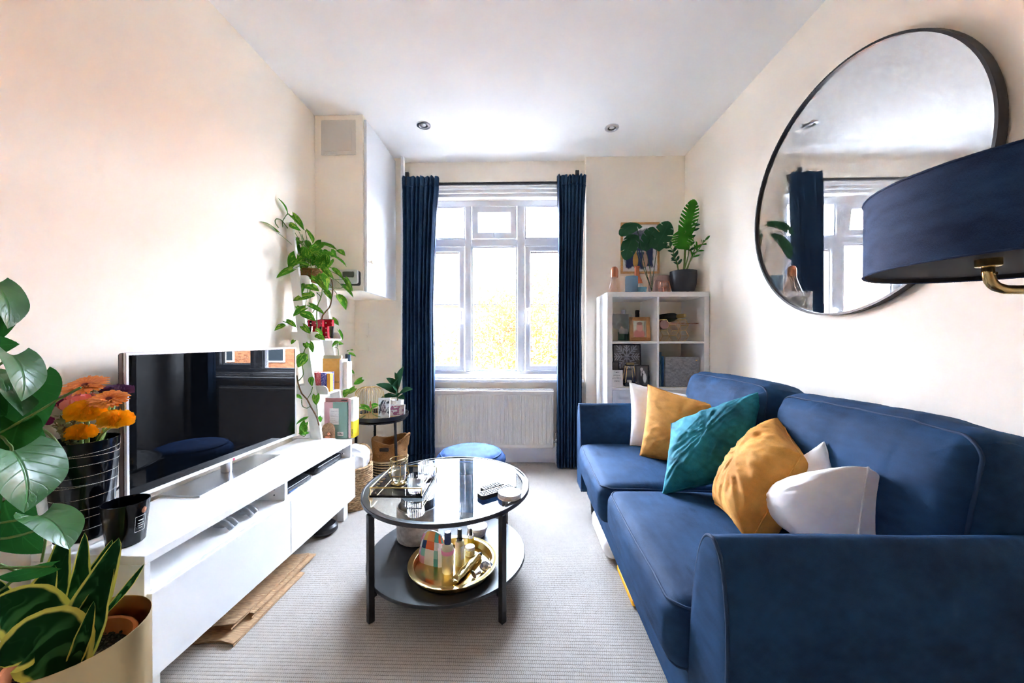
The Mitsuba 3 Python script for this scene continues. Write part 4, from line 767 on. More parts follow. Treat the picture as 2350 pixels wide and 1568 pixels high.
t = thing('white_cup', 'small white cup behind the blue ramekin on the cube shelf', 'cup'); part(t, 'body', mv(lathe([(0, 0), (.024, 0), (.027, .004), (.028, .085), (.026, .086), (.0245, .08), (.024, .01), (0, .01)], 40), .955, 2.905, KT), 'm_pot_white', 40); part(t, 'band', mv(lathe([(.0282, .04), (.0284, .041), (.0284, .046), (.0282, .047)], 40), .955, 2.905, KT), 'm_jute', 40)
t = thing('blue_ramekin', 'little ribbed aqua ramekin at the front of the cube shelf', 'ramekin'); q = np.linspace(0, 2 * PI, 97); P = np.array([[[r * (1 + .03 * math.cos(a * 24) * (0 < i < 4)) * math.cos(a), r * (1 + .03 * math.cos(a * 24) * (0 < i < 4)) * math.sin(a), z] for i, (r, z) in enumerate(((0, 0), (.027, 0), (.031, .02), (.0335, .038), (.0345, .041), (.032, .041), (.029, .012), (0, .01)))] for a in q]); part(t, 'bowl', mv(grid_mesh(P)[0], .937, 2.79, KT), 'm_aqua', 40)
t = thing('orange_bottle', 'terracotta orange bottle in front of the framed print', 'bottle'); part(t, 'body', mv(lathe([(0, 0), (.042, 0), (.045, .004), (.045, .10), (.038, .13), (.024, .16), (.018, .20), (.0185, .235), (.021, .24), (.021, .247), (.015, .247)], 40), .965, 3.0, KT), 'm_orange_clay', 40); part(t, 'ring', mv(lathe([(.021, .232), (.0235, .234), (.0235, .240), (.021, .242)], 32), .965, 3.0, KT), 'm_orange_clay', 40)
t = thing('round_box', 'mauve round lidded box behind the wire tealight holder', 'box'); part(t, 'body', mv(cyl(.085, 0, .115, 56, .003), 1.155, 3.015, KT), 'm_mauve', 40); part(t, 'lid', mv(cyl(.0875, .1155, .16, 56, .003), 1.155, 3.015, KT), 'm_mauve', 40)
t = thing('wire_tealight', 'geometric copper wire tealight holder beside the black plant pot', 'tealight holder'); X, Y, Z = 1.112, 2.80, KT
hx = lambda r, z, o=0.: [(X + r * math.cos(i * PI / 3 + o), Y + r * math.sin(i * PI / 3 + o), Z + z) for i in range(6)]
a_, b_, c_ = hx(.036, .003), hx(.048, .038), hx(.034, .086); ws = []
for i in range(6): ws += [tube([a_[i], a_[(i + 1) % 6]], .0016, 5), tube([c_[i], c_[(i + 1) % 6]], .0016, 5), tube([b_[i], b_[(i + 1) % 6]], .0016, 5), tube([a_[i], b_[i]], .0016, 5), tube([b_[i], c_[i]], .0016, 5)]
part(t, 'wire_frame', cat(ws), 'm_copper'); part(t, 'cup', mv(lathe([(0, .006), (.021, .006), (.022, .055), (.0205, .055), (.0195, .01), (0, .0095)], 32), X, Y, Z), 'm_tinted_glass', 40)
t = thing('framed_print', 'wooden framed print of dark bottles hung on the wall above the cube shelf', 'framed picture')
fx0, fx1, fz0, fz1, fy = .872, 1.202, 1.678, 2.120, 3.1555
def pic(t, x0, x1, z0, z1, y, wdt, dep, mf, mp, mt=None, matw=0., tilt=0.):
    w_, h_ = x1 - x0, z1 - z0; parts_ = [('frame', cat(box(0, wdt, -dep, 0, 0, h_, .0015), box(w_ - wdt, w_, -dep, 0, 0, h_, .0015), box(wdt, w_ - wdt, -dep, 0, h_ - wdt, h_, .0015), box(wdt, w_ - wdt, -dep, 0, 0, wdt, .0015)), mf), ('backing', box(.002, w_ - .002, -dep * .4, -.0005, .002, h_ - .002), 'm_black')]
    for nm, mm, m_ in parts_: part(t, nm, mv(mv(mm, rx=-tilt), x0, y, z0), m_, False)
    def flat(a, yy): m_, uv = grid_mesh(np.array([[[a + (w_ - 2 * a) * u, yy, a + (h_ - 2 * a) * v] for v in (0, 1)] for u in (0, 1)])); return mv(mv(m_, rx=-tilt), x0, y, z0), uv
    if mt: part(t, 'mount', flat(wdt - .001, -dep * .45)[0], mt, False)
    m_, uv = flat(wdt + matw, -dep * .5); part(t, 'print', m_, mp, False, uv=uv)
def blob(u, v, cx, cy, rx, ry, s=.25): return 1 - smoothstep(1 - s, 1 + s, dr.sqrt(dr.square((u - cx) / rx) + dr.square((v - cy) / ry)))
def poster(p, n, uv):
    u, v = uv.x, uv.y; k = fbm(u * 7, v * 7, 0, 4); edge = dr.minimum(dr.minimum(u, 1 - u), dr.minimum(v, 1 - v)); inside = smoothstep(.04, .10, edge + .16 * (k - .5))
    c = mix(lin('#e4e3e8'), mix(lin('#3a3c52'), lin('#6e6f80'), smoothstep(.3, .7, k + .5 * (v - .6))), inside); c = mix(c, lin('#26305a'), inside * smoothstep(.62, .4, v + .3 * (k - .5)))
    for cx, col in ((.36, '#d2a24e'), (.66, '#cfa98f')):
        c = mix(c, lin(col), dr.maximum(blob(u, v, cx, .22, .085, .16, .1), blob(u, v, cx, .46, .035, .17, .1)) * .9)
    return c
mat('m_poster', proc(poster), .5); pic(t, fx0, fx1, fz0, fz1, fy, .016, .022, 'm_oak', 'm_poster', 'm_card', .012)
for i, (s_, z) in enumerate((('my', 1.905), ('happy place', 1.872))): part(t, 'lettering', text(s_, .016, (1.03, 3.1435, z), [1, 0, 0], [0, 0, 1], .0006), 'm_card', False)
# vase with monstera stems and reeds
t = thing('monstera_cuttings', 'monstera leaves and pale reeds in a small clear flask on the cube shelf', 'plant'); VX2, VY2 = 1.03, 2.84
part(t, 'flask', mv(lathe([(0, .002), (.025, .002), (.027, .006), (.020, .04), (.010, .072), (.0105, .085), (.012, .087)], 32), VX2, VY2, KT), 'm_clear_thin', 40)
for a in (-.75, -.45, -.1, .2, .5, .75): part(t, 'reed', tube([(VX2 - .012 * a, VY2, KT + .006), (VX2 + .085 * a, VY2 - .012 + .03 * abs(a), KT + .19)], .0016, 5), 'm_jute')
def monstera(base, tip, normal, width, m, slits=4, holes=True, droop=.15, depth=.62):
    base, tip = np.asarray(base, float), np.asarray(tip, float); L = np.linalg.norm(tip - base); q = np.linspace(0, 2 * PI, 90)
    tt = np.linspace(0, 1, 40); wv = (tt + .10) ** .55 * (1.01 - tt) ** .62; wv = wv / wv.max() * .5 * width / L
    poly = Polygon(np.vstack([np.stack([tt - .17 * (1 - tt) ** 3 * 1.2, wv], 1), np.stack([tt - .17 * (1 - tt) ** 3 * 1.2, -wv], 1)[::-1]])).buffer(0).union(Point(0, 0).buffer(.03))
    for sd in (-1, 1):
        for i in range(slits):
            x0 = .10 + .74 * i / max(1, slits - .6); w0 = .5 * width / L
            a = np.array([x0 + .015, sd * w0 * (1 - depth)]); b = np.array([x0 + .20, sd * w0 * 1.35]); d = b - a; nn = np.array([-d[1], d[0]]) / np.linalg.norm(d); wd = .030
            poly = poly.difference(Polygon([a, b + nn * wd, b - nn * wd]).buffer(.006))
    if poly.geom_type != 'Polygon': poly = max(poly.geoms, key=lambda g: g.area)
    v, f = trimesh.creation.triangulate_polygon(poly.segmentize(.09), engine='earcut'); v = np.asarray(v)
    m0 = tm(np.c_[v, np.zeros(len(v))], f)
    for _ in range(2): m0 = m0.subdivide()
    x, y = m0.vertices[:, 0], m0.vertices[:, 1]; uv = np.stack([np.clip(x, 0, 1), np.clip(.5 + y * L / width, 0, 1)], 1)
    ax = (tip - base) / L; nz = np.asarray(normal, float); nz = nz - ax * (nz @ ax); nz /= np.linalg.norm(nz); ay = np.cross(nz, ax)
    z = 4 * x * (1 - x) * droop * L - np.abs(y) * L * .25
    return tm(base + (x * L)[:, None] * ax + (y * L)[:, None] * ay + z[:, None] * nz, m0.faces), uv
for (b, e, nn, w_, sl) in (((.893, 2.80, 2.000), (.762, 2.77, 1.900), (-.3, -.8, .4), .125, 2), ((.862, 2.79, 1.895), (.800, 2.76, 1.712), (-.3, -.9, .15), .125, 2), ((1.060, 2.80, 1.845), (1.142, 2.79, 2.012), (.1, -.9, .3), .150, 3), ((.985, 2.86, 1.845), (1.045, 2.84, 1.985), (.2, -.9, .3), .125, 3)):
    mm, uv = monstera(b, e, nn, w_, 'm_dark_leaf', sl, depth=.55); part(t, 'leaf', mm, 'm_dark_leaf', True, uv=uv)
    part(t, 'stem', tube(spline([(VX2, VY2, KT + .02), (VX2 + (b[0] - VX2) * .35, VY2 - .01, KT + .17), b], 8), .0026, 6), 'm_stem_dark', True)
mat('m_stem_dark', '#2f4a33', .5)
# ZZ plant in black pot, with two split leaves
t = thing('zz_plant', 'dark green ZZ plant with split leaf in a round black pot on the cube shelf', 'plant'); PX, PY = 1.300, 2.90
part(t, 'pot', mv(lathe([(0, 0), (.070, 0), (.078, .006), (.096, .08), (.101, .15), (.1, .182), (.096, .184), (.094, .175), (.088, .12), (0, .12)], 56), PX, PY, KT), 'm_pot_black', 40); part(t, 'soil', mv(cyl(.092, .150, .163, 40), PX, PY, KT), 'm_soil', False)
def zzstem(pts, n, L, w_, m):
    P = spline(pts, 10); part(t, 'stem', tube(P, np.linspace(.0052, .002, len(P)), 7), 'm_stem', True); T_ = np.gradient(P, axis=0)
    for i in range(n):
        k = int(len(P) * (.40 + .58 * i / n)); d = T_[k] / np.linalg.norm(T_[k]); sd = np.cross(d, [0, -1, .2]); sd /= np.linalg.norm(sd)
        for s_ in (-1, 1):
            e = P[k] + (d * .75 + sd * s_ * .8 + rng.normal(0, .12, 3)) * L * (1 - .25 * i / n); mm, uv = leaf(P[k], e, np.array([0, -1, .5]), w_, 'oval', .2, .05, 7, 4); part(t, 'leaflet', mm, m, True, uv=uv)
B = (PX, PY, KT + .16)
zzstem([B, (1.335, 2.89, 1.78), (1.352, 2.89, 1.92), (1.408, 2.88, 2.06)], 5, .055, .022, 'm_dark_leaf'); zzstem([(PX + .02, PY, KT + .16), (1.345, 2.87, 1.73), (1.400, 2.82, 1.83), (1.395, 2.70, 1.875)], 4, .055, .018, 'm_zz')
zzstem([(PX - .03, PY, KT + .16), (1.235, 2.89, 1.74), (1.195, 2.88, 1.83), (1.12, 2.87, 1.868)], 4, .055, .024, 'm_dark_leaf'); zzstem([(PX - .04, PY, KT + .16), (1.235, 2.86, 1.71), (1.19, 2.84, 1.76)], 3, .045, .022, 'm_dark_leaf')
zzstem([(PX, PY - .02, KT + .16), (1.31, 2.88, 1.85), (1.305, 2.88, 1.97)], 2, .035, .016, 'm_zz'); zzstem([(PX + .01, PY, KT + .16), (1.365, 2.86, 1.80), (1.385, 2.84, 1.845)], 3, .04, .016, 'm_zz')
for (b, e, w_, sl) in (((1.312, 2.885, 1.965), (1.362, 2.86, 2.208), .135, 7), ((1.295, 2.875, 1.945), (1.250, 2.84, 1.812), .165, 5)):
    mm, uv = monstera(b, e, (-.25, -.9, .2), w_, 'm_zz', sl, depth=.6, droop=.06); part(t, 'split_leaf', mm, 'm_zz', True, uv=uv); part(t, 'stem', tube(spline([B, (1.305, 2.89, 1.8), b], 6), .004, 6), 'm_stem', True)

# top left cell
def wineglass(x, y, rim, rb, lb):
    t = thing('wine_glass', lb, 'glass', 'wine glasses in the cube shelf'); part(t, 'bowl', mv(lathe([(0, .093), (.02, .096), (.040, .125), (.0465, .155), (.044, .185), (.036, .218), (.0352, .218), (.043, .185), (.0455, .155), (.039, .127), (.019, .099), (0, .097)], 40), x, y, S1), 'm_glass', 40); part(t, 'stem', mv(lathe([(0, 0), (.032, 0), (.033, .002), (.010, .006), (.0035, .015), (.003, .08), (.005, .092), (0, .094)], 28), x, y, S1), 'm_glass', 40)
wineglass(.757, 2.83, 0, 0, 'balloon wine glass at the left front of the top left cube'); wineglass(.838, 2.855, 0, 0, 'balloon wine glass right beside the first, before the green bottle')
t = thing('green_bottle', 'green glass spirit bottle with silver cap behind the wine glasses', 'bottle'); o = (.845, 2.97, S1)
part(t, 'glass', mv(lathe([(0, .002), (.042, .002), (.045, .008), (.046, .12), (.040, .150), (.018, .172), (.0155, .215)], 40), *o), 'm_green_glass', 40); part(t, 'liquid', mv(cyl(.043, .005, .075, 36, .003), *o), 'm_green_liquid', 40); part(t, 'cap', mv(cyl(.0165, .213, .258, 28, .002), *o), 'm_silver', 40); part(t, 'bottle_label', mv(lathe([(.0463, .06), (.0465, .061), (.0465, .12), (.0463, .121)], 30, -2.6, -.9), *o), 'm_white', 40)
mat('m_green_liquid', '#1c4a34', .1, clearcoat=1.)
t = thing('dark_bottle', 'dark bottle with black cap hidden behind the wicker photo frame', 'bottle'); o = (.968, 3.0, S1); part(t, 'glass', mv(lathe([(0, 0), (.033, 0), (.036, .004), (.036, .13), (.016, .165), (.012, .195), (0, .195)], 32), *o), 'm_amber', 40); part(t, 'cap', mv(cyl(.017, .196, .256, 24, .002), *o), 'm_black', 40)
t = thing('wicker_photo_frame', 'rattan photo frame with a baby portrait in the top left cube', 'photo frame')
def rattan(p, n, uv): return mix(lin('#8d6238'), lin('#cf9d64'), .5 + .5 * dr.sin((p.x + p.z) * 900)) 
mat('m_rattan', proc(rattan), .6)
def baby(p, n, uv):
    u, v = uv.x, uv.y; c = mix(lin('#a9b59a'), lin('#d9dccf'), smoothstep(.2, .9, fbm(u * 3, v * 3, 2, 3))); c = mix(c, lin('#c07a78'), blob(u, v, .45, .18, .46, .30)); c = mix(c, lin('#d9a79a'), blob(u, v, .50, .62, .25, .27, .15)); c = mix(c, lin('#8e5e50'), blob(u, v, .5, .84, .22, .10)); return mix(c, lin('#6c5a58'), .6 * blob(u, v, .88, .5, .06, .5))
mat('m_baby', proc(baby), .3); pic(t, .858, 1.020, S1 + .001, 1.281, 2.846, .030, .014, 'm_rattan', 'm_baby', tilt=.10)
part(t, 'binding', mv(mv(cat([tube([(x, -.0155, .004), (x, -.0155, .026)], .0016, 4) for x in np.arange(.006, .158, .0042)] + [tube([(x, -.0155, .165), (x, -.0155, .187)], .0016, 4) for x in np.arange(.006, .158, .0042)]), rx=-.10), .858, 2.846, S1 + .001), 'm_rattan')
# top right cell: honeycomb wine rack
t = thing('wine_rack', 'gold wire honeycomb wine rack in the top right cube', 'wine rack'); ws = []; HR = .048
def hexw(cx, cz, y): 
    P = [(cx + HR * math.cos(i * PI / 3), y, cz + HR * math.sin(i * PI / 3)) for i in range(6)]; return P
hc = [(1.105, S1 + .0435), (1.249, S1 + .0435), (1.177, S1 + .0435 + .0416), (1.105, S1 + .0435 + .0832), (1.249, S1 + .0435 + .0832)]
for cx, cz in hc:
    A, Bh = hexw(cx, cz, 2.80), hexw(cx, cz, 2.93)
    for i in range(6): ws += [tube([A[i], A[(i + 1) % 6]], .002, 5), tube([Bh[i], Bh[(i + 1) % 6]], .002, 5), tube([A[i], Bh[i]], .002, 5)]
part(t, 'wire_frame', cat(ws), 'm_brass')
def wine(t, a, b, m_, mf):
    a, b = np.array(a), np.array(b); L = np.linalg.norm(b - a); part(t, 'glass', frame_to(mv(lathe([(0, 0), (.034, 0), (.036, .004), (.036, L * .58), (.030, L * .66), (.015, L * .76), (.0135, L * .80), (0, L * .80)], 32), ry=PI / 2), a, b - a, [0, 0, 1]), m_, 40); part(t, 'foil', frame_to(mv(lathe([(.0142, L * .74), (.0165, L * .80), (.0155, L * .985), (.013, L), (0, L)], 28), ry=PI / 2), a, b - a, [0, 0, 1]), mf, 40)
mat('m_wine_glass', '#10181a', .08, clearcoat=1.); mat('m_rose_wine', '#6b3730', .12, clearcoat=1.)
t = thing('wine_bottle', 'dark wine bottle with gold foil lying on top of the honeycomb rack', 'bottle'); wine(t, (1.135, 3.05, S1 + .183), (1.270, 2.80, S1 + .199), 'm_wine_glass', 'm_brass')
t = thing('wine_bottle', 'rose coloured bottle lying in the upper left honeycomb cell', 'bottle'); wine(t, (1.108, 2.79, S1 + .1285), (1.100, 3.07, S1 + .1285), 'm_rose_wine', 'm_black')
for x, y, lb in ((1.333, 2.82, 'pink coupe glass at the right of the wine rack'), (1.205, 2.775, 'pink coupe glass in front of the wine rack')):
    t = thing('coupe_glass', lb, 'glass', 'coupe glasses in the cube shelf'); part(t, 'bowl', mv(lathe([(.004, .082), (.022, .090), (.038, .108), (.0455, .138)], 40), x, y, S1), 'm_tinted_glass', 40); part(t, 'rim', mv(tube([(.0455 * math.cos(a), .0455 * math.sin(a), .138) for a in np.linspace(0, 2 * PI, 40, endpoint=False)], .0012, 5, closed=True), x, y, S1), 'm_copper', True); part(t, 'stem', mv(lathe([(0, 0), (.028, 0), (.029, .002), (.008, .005), (.003, .012), (.0028, .075), (.005, .084), (0, .086)], 24), x, y, S1), 'm_glass', 40)
# lower left cell
t = thing('snowflake_canvas', 'grey framed picture of a white snowflake in the lower left cube', 'picture')
def snow(p, n, uv):
    u, v = (uv.x - .5) * 1.28, uv.y - .5; r = dr.sqrt(u * u + v * v) + 1e-5; a = dr.atan2(v, u); s = PI / 4; k = dr.abs(a / s - dr.floor(a / s + .5)) * s; x, y = r * dr.cos(k), r * dr.sin(k)
    arm = 1 - smoothstep(.018, .026, dr.abs(y)); br = mi.Float(0)
    for x0 in (.22, .34, .46): br = dr.maximum(br, (1 - smoothstep(.018, .026, dr.abs((x - x0) * .7 - y * .7))) * smoothstep(.0, .01, .15 - y))
    core = 1 - smoothstep(.10, .14, r * (1 + .25 * dr.cos(a * 16))); g = fbm(uv.x * 6, uv.y * 6, 1, 3)
    return mix(mix(lin('#6f6a68'), lin('#8c8784'), g), lin('#e6e6ea'), dr.maximum(core, dr.maximum(arm, br)) * (.6 + .4 * g))
mat('m_snow', proc(snow), .7); pic(t, .776, 1.008, .852, 1.064, 3.03, .008, .018, 'm_frame_dark', 'm_snow', tilt=.10); part(t, 'lettering', text('Christmas', .011, (.893, 2.999, .957), [1, 0, 0], [0, -.1, 1], .0006), 'm_frame_dark', False)
single('storage_box', 'dark box under the snowflake picture at the back of the lower left cube', 'box', box(.79, 1.0, 2.99, 3.10, S2, .851, .003), 'm_frame_dark', False)
t = thing('small_dark_frame', 'small dark photo frame at the left back of the lower left cube', 'photo frame'); mat('m_dull_photo', proc(lambda p, n, uv: mix(lin('#4c4844'), lin('#736d66'), fbm(uv.x * 4, uv.y * 4, 3, 3))), .4); pic(t, .705, .800, S2 + .001, .925, 2.93, .009, .012, 'm_frame_dark', 'm_dull_photo', tilt=.06)
t = thing('lantern', 'black and brass glass lantern with brass handle in the lower left cube', 'lantern'); lx, ly = .862, 2.86
for i, (sx_, sy_) in enumerate(((-1, -1), (1, -1), (1, 1), (-1, 1))): part(t, 'post', bar((lx + sx_ * .043, ly + sy_ * .043, S2 + .028), (lx + sx_ * .026, ly + sy_ * .026, S2 + .160), .005), 'm_brass')
part(t, 'base', cbox(lx, ly, S2 + .014, .096, .096, .027, .003), 'm_black'); part(t, 'roof', cat(cbox(lx, ly, S2 + .163, .062, .062, .008, .002)), 'm_black'); part(t, 'handle', cbox(lx, ly - .02, S2 + .176, .060, .020, .018, .003), 'm_brass'); part(t, 'glass', cat([tm([[lx + a * .040 - b * .040, ly + b * .040 + a * .040, S2 + .028], [lx + a * .040 + b * .040, ly + b * .040 - a * .040, S2 + .028], [lx + (a + b) * .024, ly + (b - a) * .024, S2 + .158], [lx + (a - b) * .024, ly + (b + a) * .024, S2 + .158]], [[0, 1, 2], [0, 2, 3]]) for a, b in ((1, 0), (0, 1), (-1, 0), (0, -1))]), 'm_clear_thin', False); part(t, 'candle', mv(cyl(.018, S2 + .028, S2 + .045, 24, .002), lx, ly, 0), 'm_card', 40)
t = thing('quote_card', 'white card with four lines of handwriting at the front of the lower left cube', 'card'); part(t, 'card', mv(box(0, .091, -.006, 0, 0, .128, .001), .7005, 2.795, S2 + .0005, rx=-.06), 'm_card', False)
for i, s_ in enumerate(('Family', 'just grow', 'and made us', 'choose')): part(t, 'lettering', text(s_, .0085, (.746, 2.7895 + .0062 - .0005 + .0008 * 0 - .006 + .0002 * 0 - .0 + .006 * (1 - i) * 0 + .0001 - .001 + (.112 - .022 * i) * .06, S2 + .112 - .022 * i), [1, 0, 0], [0, .06, 1], .0006), 'm_ink', False)
t = thing('wedding_photo', 'black framed black and white photo of a couple in the lower left cube', 'photo frame')
def couple(p, n, uv):
    u, v = uv.x, uv.y; c = mix(lin('#2e2d2d'), lin('#585656'), fbm(u * 3, v * 3, 4, 3)); c = mix(c, lin('#1b1b1c'), blob(u, v, .42, .35, .22, .5)); c = mix(c, lin('#c9c6c4'), blob(u, v, .46, .84, .12, .10)); c = mix(c, lin('#d5d3d2'), dr.maximum(blob(u, v, .72, .38, .16, .26), blob(u, v, .62, .68, .10, .09))); return mix(c, lin('#b8b5b3'), blob(u, v, .42, .62, .05, .16))
mat('m_couple', proc(couple), .3); pic(t, .896, 1.006, S2 + .001, .904, 2.825, .011, .012, 'm_black', 'm_couple', tilt=.07)
# lower right cell
t = thing('felt_bag', 'grey felt envelope bag with brass stud in the lower right cube', 'bag'); part(t, 'body', mv(box(0, .262, -.02, .02, 0, .232, .004), 1.113, 2.80, S2 + .0005, rx=-.03), 'm_felt', False)
flap = extr([(0, .232), (.262, .232), (.262, .21), (.02, .005), (0, .0)], .004); part(t, 'flap', frame_to(flap, (1.113, 2.7798, S2 + .0005), [1, 0, 0], [0, .03, 1]), 'm_felt', False); part(t, 'stud', mv(cyl(.0065, 0, .004, 20, .001), 1.348, 2.782, S2 + .206, rx=PI / 2), 'm_brass', 40)
mat('m_folder_blue', '#1c4a78', .5); mat('m_folder_navy', '#23304f', .5); mat('m_folder_teal', '#2c4a56', .5)
for i, (x, h_, m_, lb) in enumerate(((1.064, .262, 'm_folder_navy', 'navy folder against the divider in the lower right cube'), (1.078, .268, 'm_folder_teal', 'slate folder between two blue folders in the lower right cube'), (1.096, .236, 'm_folder_blue', 'bright blue folder next to the felt bag'))):
    t = thing('folder', lb, 'folder', 'folders in the lower right cube'); part(t, 'cover', mv(cat(box(0, .0015, 0, .23, 0, h_), box(.0085, .010, 0, .23, 0, h_), box(0, .010, -.0015, 0, 0, h_)), x, 2.80, S2 + .0005, ry=.012), m_, False); part(t, 'pages', mv(box(.002, .0082, .002, .225, .003, h_ - .006), x, 2.80, S2 + .0005, ry=.012), 'm_card', False)
single('fabric_bundle', 'dull red cloth bundle behind the felt bag', 'cloth', mv(rbox(.12, .06, .215, .03, 8, (0, .01, .01), .006, 12, 5)[0], 1.29, 2.90, S2 + .116), 'm_red_cloth', True); mat('m_red_cloth', '#6b3b3c', .8)

# ------------------------------------------------------------------ plant tables (metres): base, tip, width
POTHOS_LEAVES = [
    (-1.452, 2.200, 1.885, -1.457, 2.115, 1.954, .029), (-1.458, 2.106, 1.751, -1.459, 1.967, 1.762, .025), (-1.434, 2.220, 1.883, -1.353, 2.208, 1.787, .049),
    (-1.437, 2.200, 1.826, -1.352, 2.180, 1.773, .035), (-1.388, 2.280, 1.806, -1.329, 2.264, 1.718, .064), (-1.436, 2.300, 1.748, -1.457, 2.234, 1.698, .051),
    (-1.399, 2.320, 1.753, -1.398, 2.313, 1.673, .048), (-1.325, 2.360, 1.747, -1.376, 2.348, 1.694, .059), (-1.341, 2.400, 1.748, -1.247, 2.410, 1.712, .049),
    (-1.238, 2.400, 1.710, -1.180, 2.387, 1.666, .042), (-1.265, 2.380, 1.661, -1.155, 2.355, 1.585, .042), (-1.396, 2.220, 1.632, -1.433, 2.179, 1.551, .078),
    (-1.310, 2.200, 1.561, -1.385, 2.159, 1.572, .045), (-1.380, 2.140, 1.531, -1.459, 2.106, 1.471, .044), (-1.335, 2.300, 1.669, -1.267, 2.256, 1.591, .040),
    (-1.262, 2.300, 1.662, -1.251, 2.300, 1.581, .040), (-1.250, 2.320, 1.621, -1.248, 2.285, 1.559, .065), (-1.274, 2.280, 1.571, -1.204, 2.281, 1.494, .040),
    (-1.252, 2.360, 1.580, -1.175, 2.348, 1.501, .035), (-1.197, 2.420, 1.520, -1.148, 2.426, 1.429, .035), (-1.211, 2.420, 1.469, -1.123, 2.383, 1.386, .032),
    (-1.281, 2.280, 1.529, -1.226, 2.244, 1.402, .087), (-1.323, 2.240, 1.494, -1.231, 2.242, 1.424, .036), (-1.365, 2.240, 1.443, -1.264, 2.221, 1.405, .066),
    (-1.362, 2.220, 1.453, -1.385, 2.216, 1.352, .046), (-1.327, 2.220, 1.377, -1.422, 2.203, 1.346, .049), (-1.285, 2.340, 1.421, -1.241, 2.320, 1.363, .041),
    (-1.249, 2.420, 1.408, -1.195, 2.424, 1.306, .071), (-1.329, 2.180, 1.298, -1.380, 2.142, 1.244, .045), (-1.324, 2.220, 1.318, -1.227, 2.215, 1.261, .036),
    (-1.351, 2.180, 1.268, -1.255, 2.165, 1.216, .054), (-1.357, 2.200, 1.188, -1.312, 2.207, 1.141, .039), (-1.280, 2.220, 1.167, -1.251, 2.230, 1.126, .036),
    (-1.287, 2.220, 1.132, -1.226, 2.219, 1.098, .042), (-1.309, 2.460, 1.246, -1.258, 2.451, 1.201, .036), (-1.435, 2.160, 1.214, -1.346, 2.119, 1.176, .038),
    (-1.418, 2.120, 1.194, -1.455, 2.081, 1.156, .034), (-1.264, 2.460, 1.166, -1.228, 2.444, 1.100, .025), (-1.268, 2.460, 1.090, -1.302, 2.445, 1.052, .036),
    (-1.264, 2.460, 1.077, -1.214, 2.433, 1.073, .022), (-1.430, 2.300, 1.702, -1.440, 2.263, 1.655, .054), (-1.383, 2.310, 1.705, -1.345, 2.301, 1.650, .054),
    (-1.342, 2.330, 1.703, -1.349, 2.296, 1.636, .061), (-1.313, 2.350, 1.688, -1.266, 2.338, 1.645, .055), (-1.392, 2.260, 1.654, -1.340, 2.237, 1.604, .053),
    (-1.319, 2.290, 1.635, -1.327, 2.259, 1.577, .060), (-1.275, 2.380, 1.695, -1.226, 2.362, 1.650, .049), (-1.456, 2.289, 1.719, -1.456, 2.259, 1.673, .047),
    (-1.317, 2.240, 1.402, -1.326, 2.212, 1.367, .039), (-1.382, 2.180, 1.308, -1.369, 2.190, 1.278, .026), (-1.277, 2.210, 1.682, -1.332, 2.218, 1.659, .048),
    (-1.449, 2.380, 1.641, -1.398, 2.382, 1.602, .046), (-1.421, 2.362, 1.691, -1.456, 2.337, 1.643, .065), (-1.275, 2.211, 1.660, -1.325, 2.210, 1.631, .055),
    (-1.417, 2.322, 1.667, -1.382, 2.330, 1.662, .046), (-1.271, 2.203, 1.649, -1.230, 2.201, 1.639, .059), (-1.328, 2.237, 1.654, -1.365, 2.214, 1.621, .051),
    (-1.412, 2.326, 1.603, -1.410, 2.287, 1.536, .047), (-1.456, 2.328, 1.638, -1.455, 2.335, 1.577, .051), (-1.456, 2.354, 1.665, -1.454, 2.358, 1.603, .045),
    (-1.267, 2.272, 1.612, -1.294, 2.259, 1.557, .062), (-1.307, 2.321, 1.673, -1.288, 2.294, 1.605, .059), (-1.334, 2.219, 1.669, -1.305, 2.186, 1.602, .055),
    (-1.345, 2.235, 1.681, -1.356, 2.193, 1.621, .058), (-1.430, 2.310, 1.615, -1.457, 2.291, 1.560, .059), (-1.226, 2.228, 1.656, -1.219, 2.199, 1.652, .058),
    (-1.319, 2.170, 1.016, -1.363, 2.161, .933, .068), (-1.303, 2.180, 1.081, -1.262, 2.145, 1.025, .036), (-1.330, 2.180, 1.081, -1.318, 2.177, 1.049, .030),
    (-1.230, 2.520, 1.019, -1.171, 2.482, 1.026, .030), (-1.222, 2.520, 1.002, -1.162, 2.502, .984, .030), (-1.258, 2.550, .900, -1.231, 2.520, .873, .022),
    (-1.245, 2.550, .887, -1.187, 2.531, .856, .031), (-1.155, 2.580, .815, -1.214, 2.573, .779, .040), (-1.263, 2.180, .760, -1.252, 2.163, .702, .043),
    (-1.346, 2.100, .772, -1.303, 2.107, .747, .029), (-1.276, 2.100, .630, -1.348, 2.108, .586, .040), (-1.280, 2.100, .609, -1.300, 2.081, .538, .043),
    (-1.285, 2.080, .597, -1.268, 2.064, .560, .043), (-1.273, 2.100, .557, -1.303, 2.064, .552, .036), (-1.241, 2.200, .619, -1.257, 2.209, .588, .034),
    (-1.300, 2.190, .871, -1.281, 2.169, .816, .034), (-1.157, 2.560, .617, -1.073, 2.543, .587, .057), (-1.068, 2.550, .619, -1.010, 2.527, .636, .048),
    (-1.296, 2.600, .703, -1.230, 2.570, .737, .044), (-1.279, 2.600, .729, -1.287, 2.581, .680, .044), (-1.218, 2.600, .746, -1.260, 2.579, .706, .040),
    (-1.190, 2.520, .557, -1.140, 2.503, .570, .034), (-1.374, 2.140, 1.099, -1.376, 2.116, 1.075, .022),]
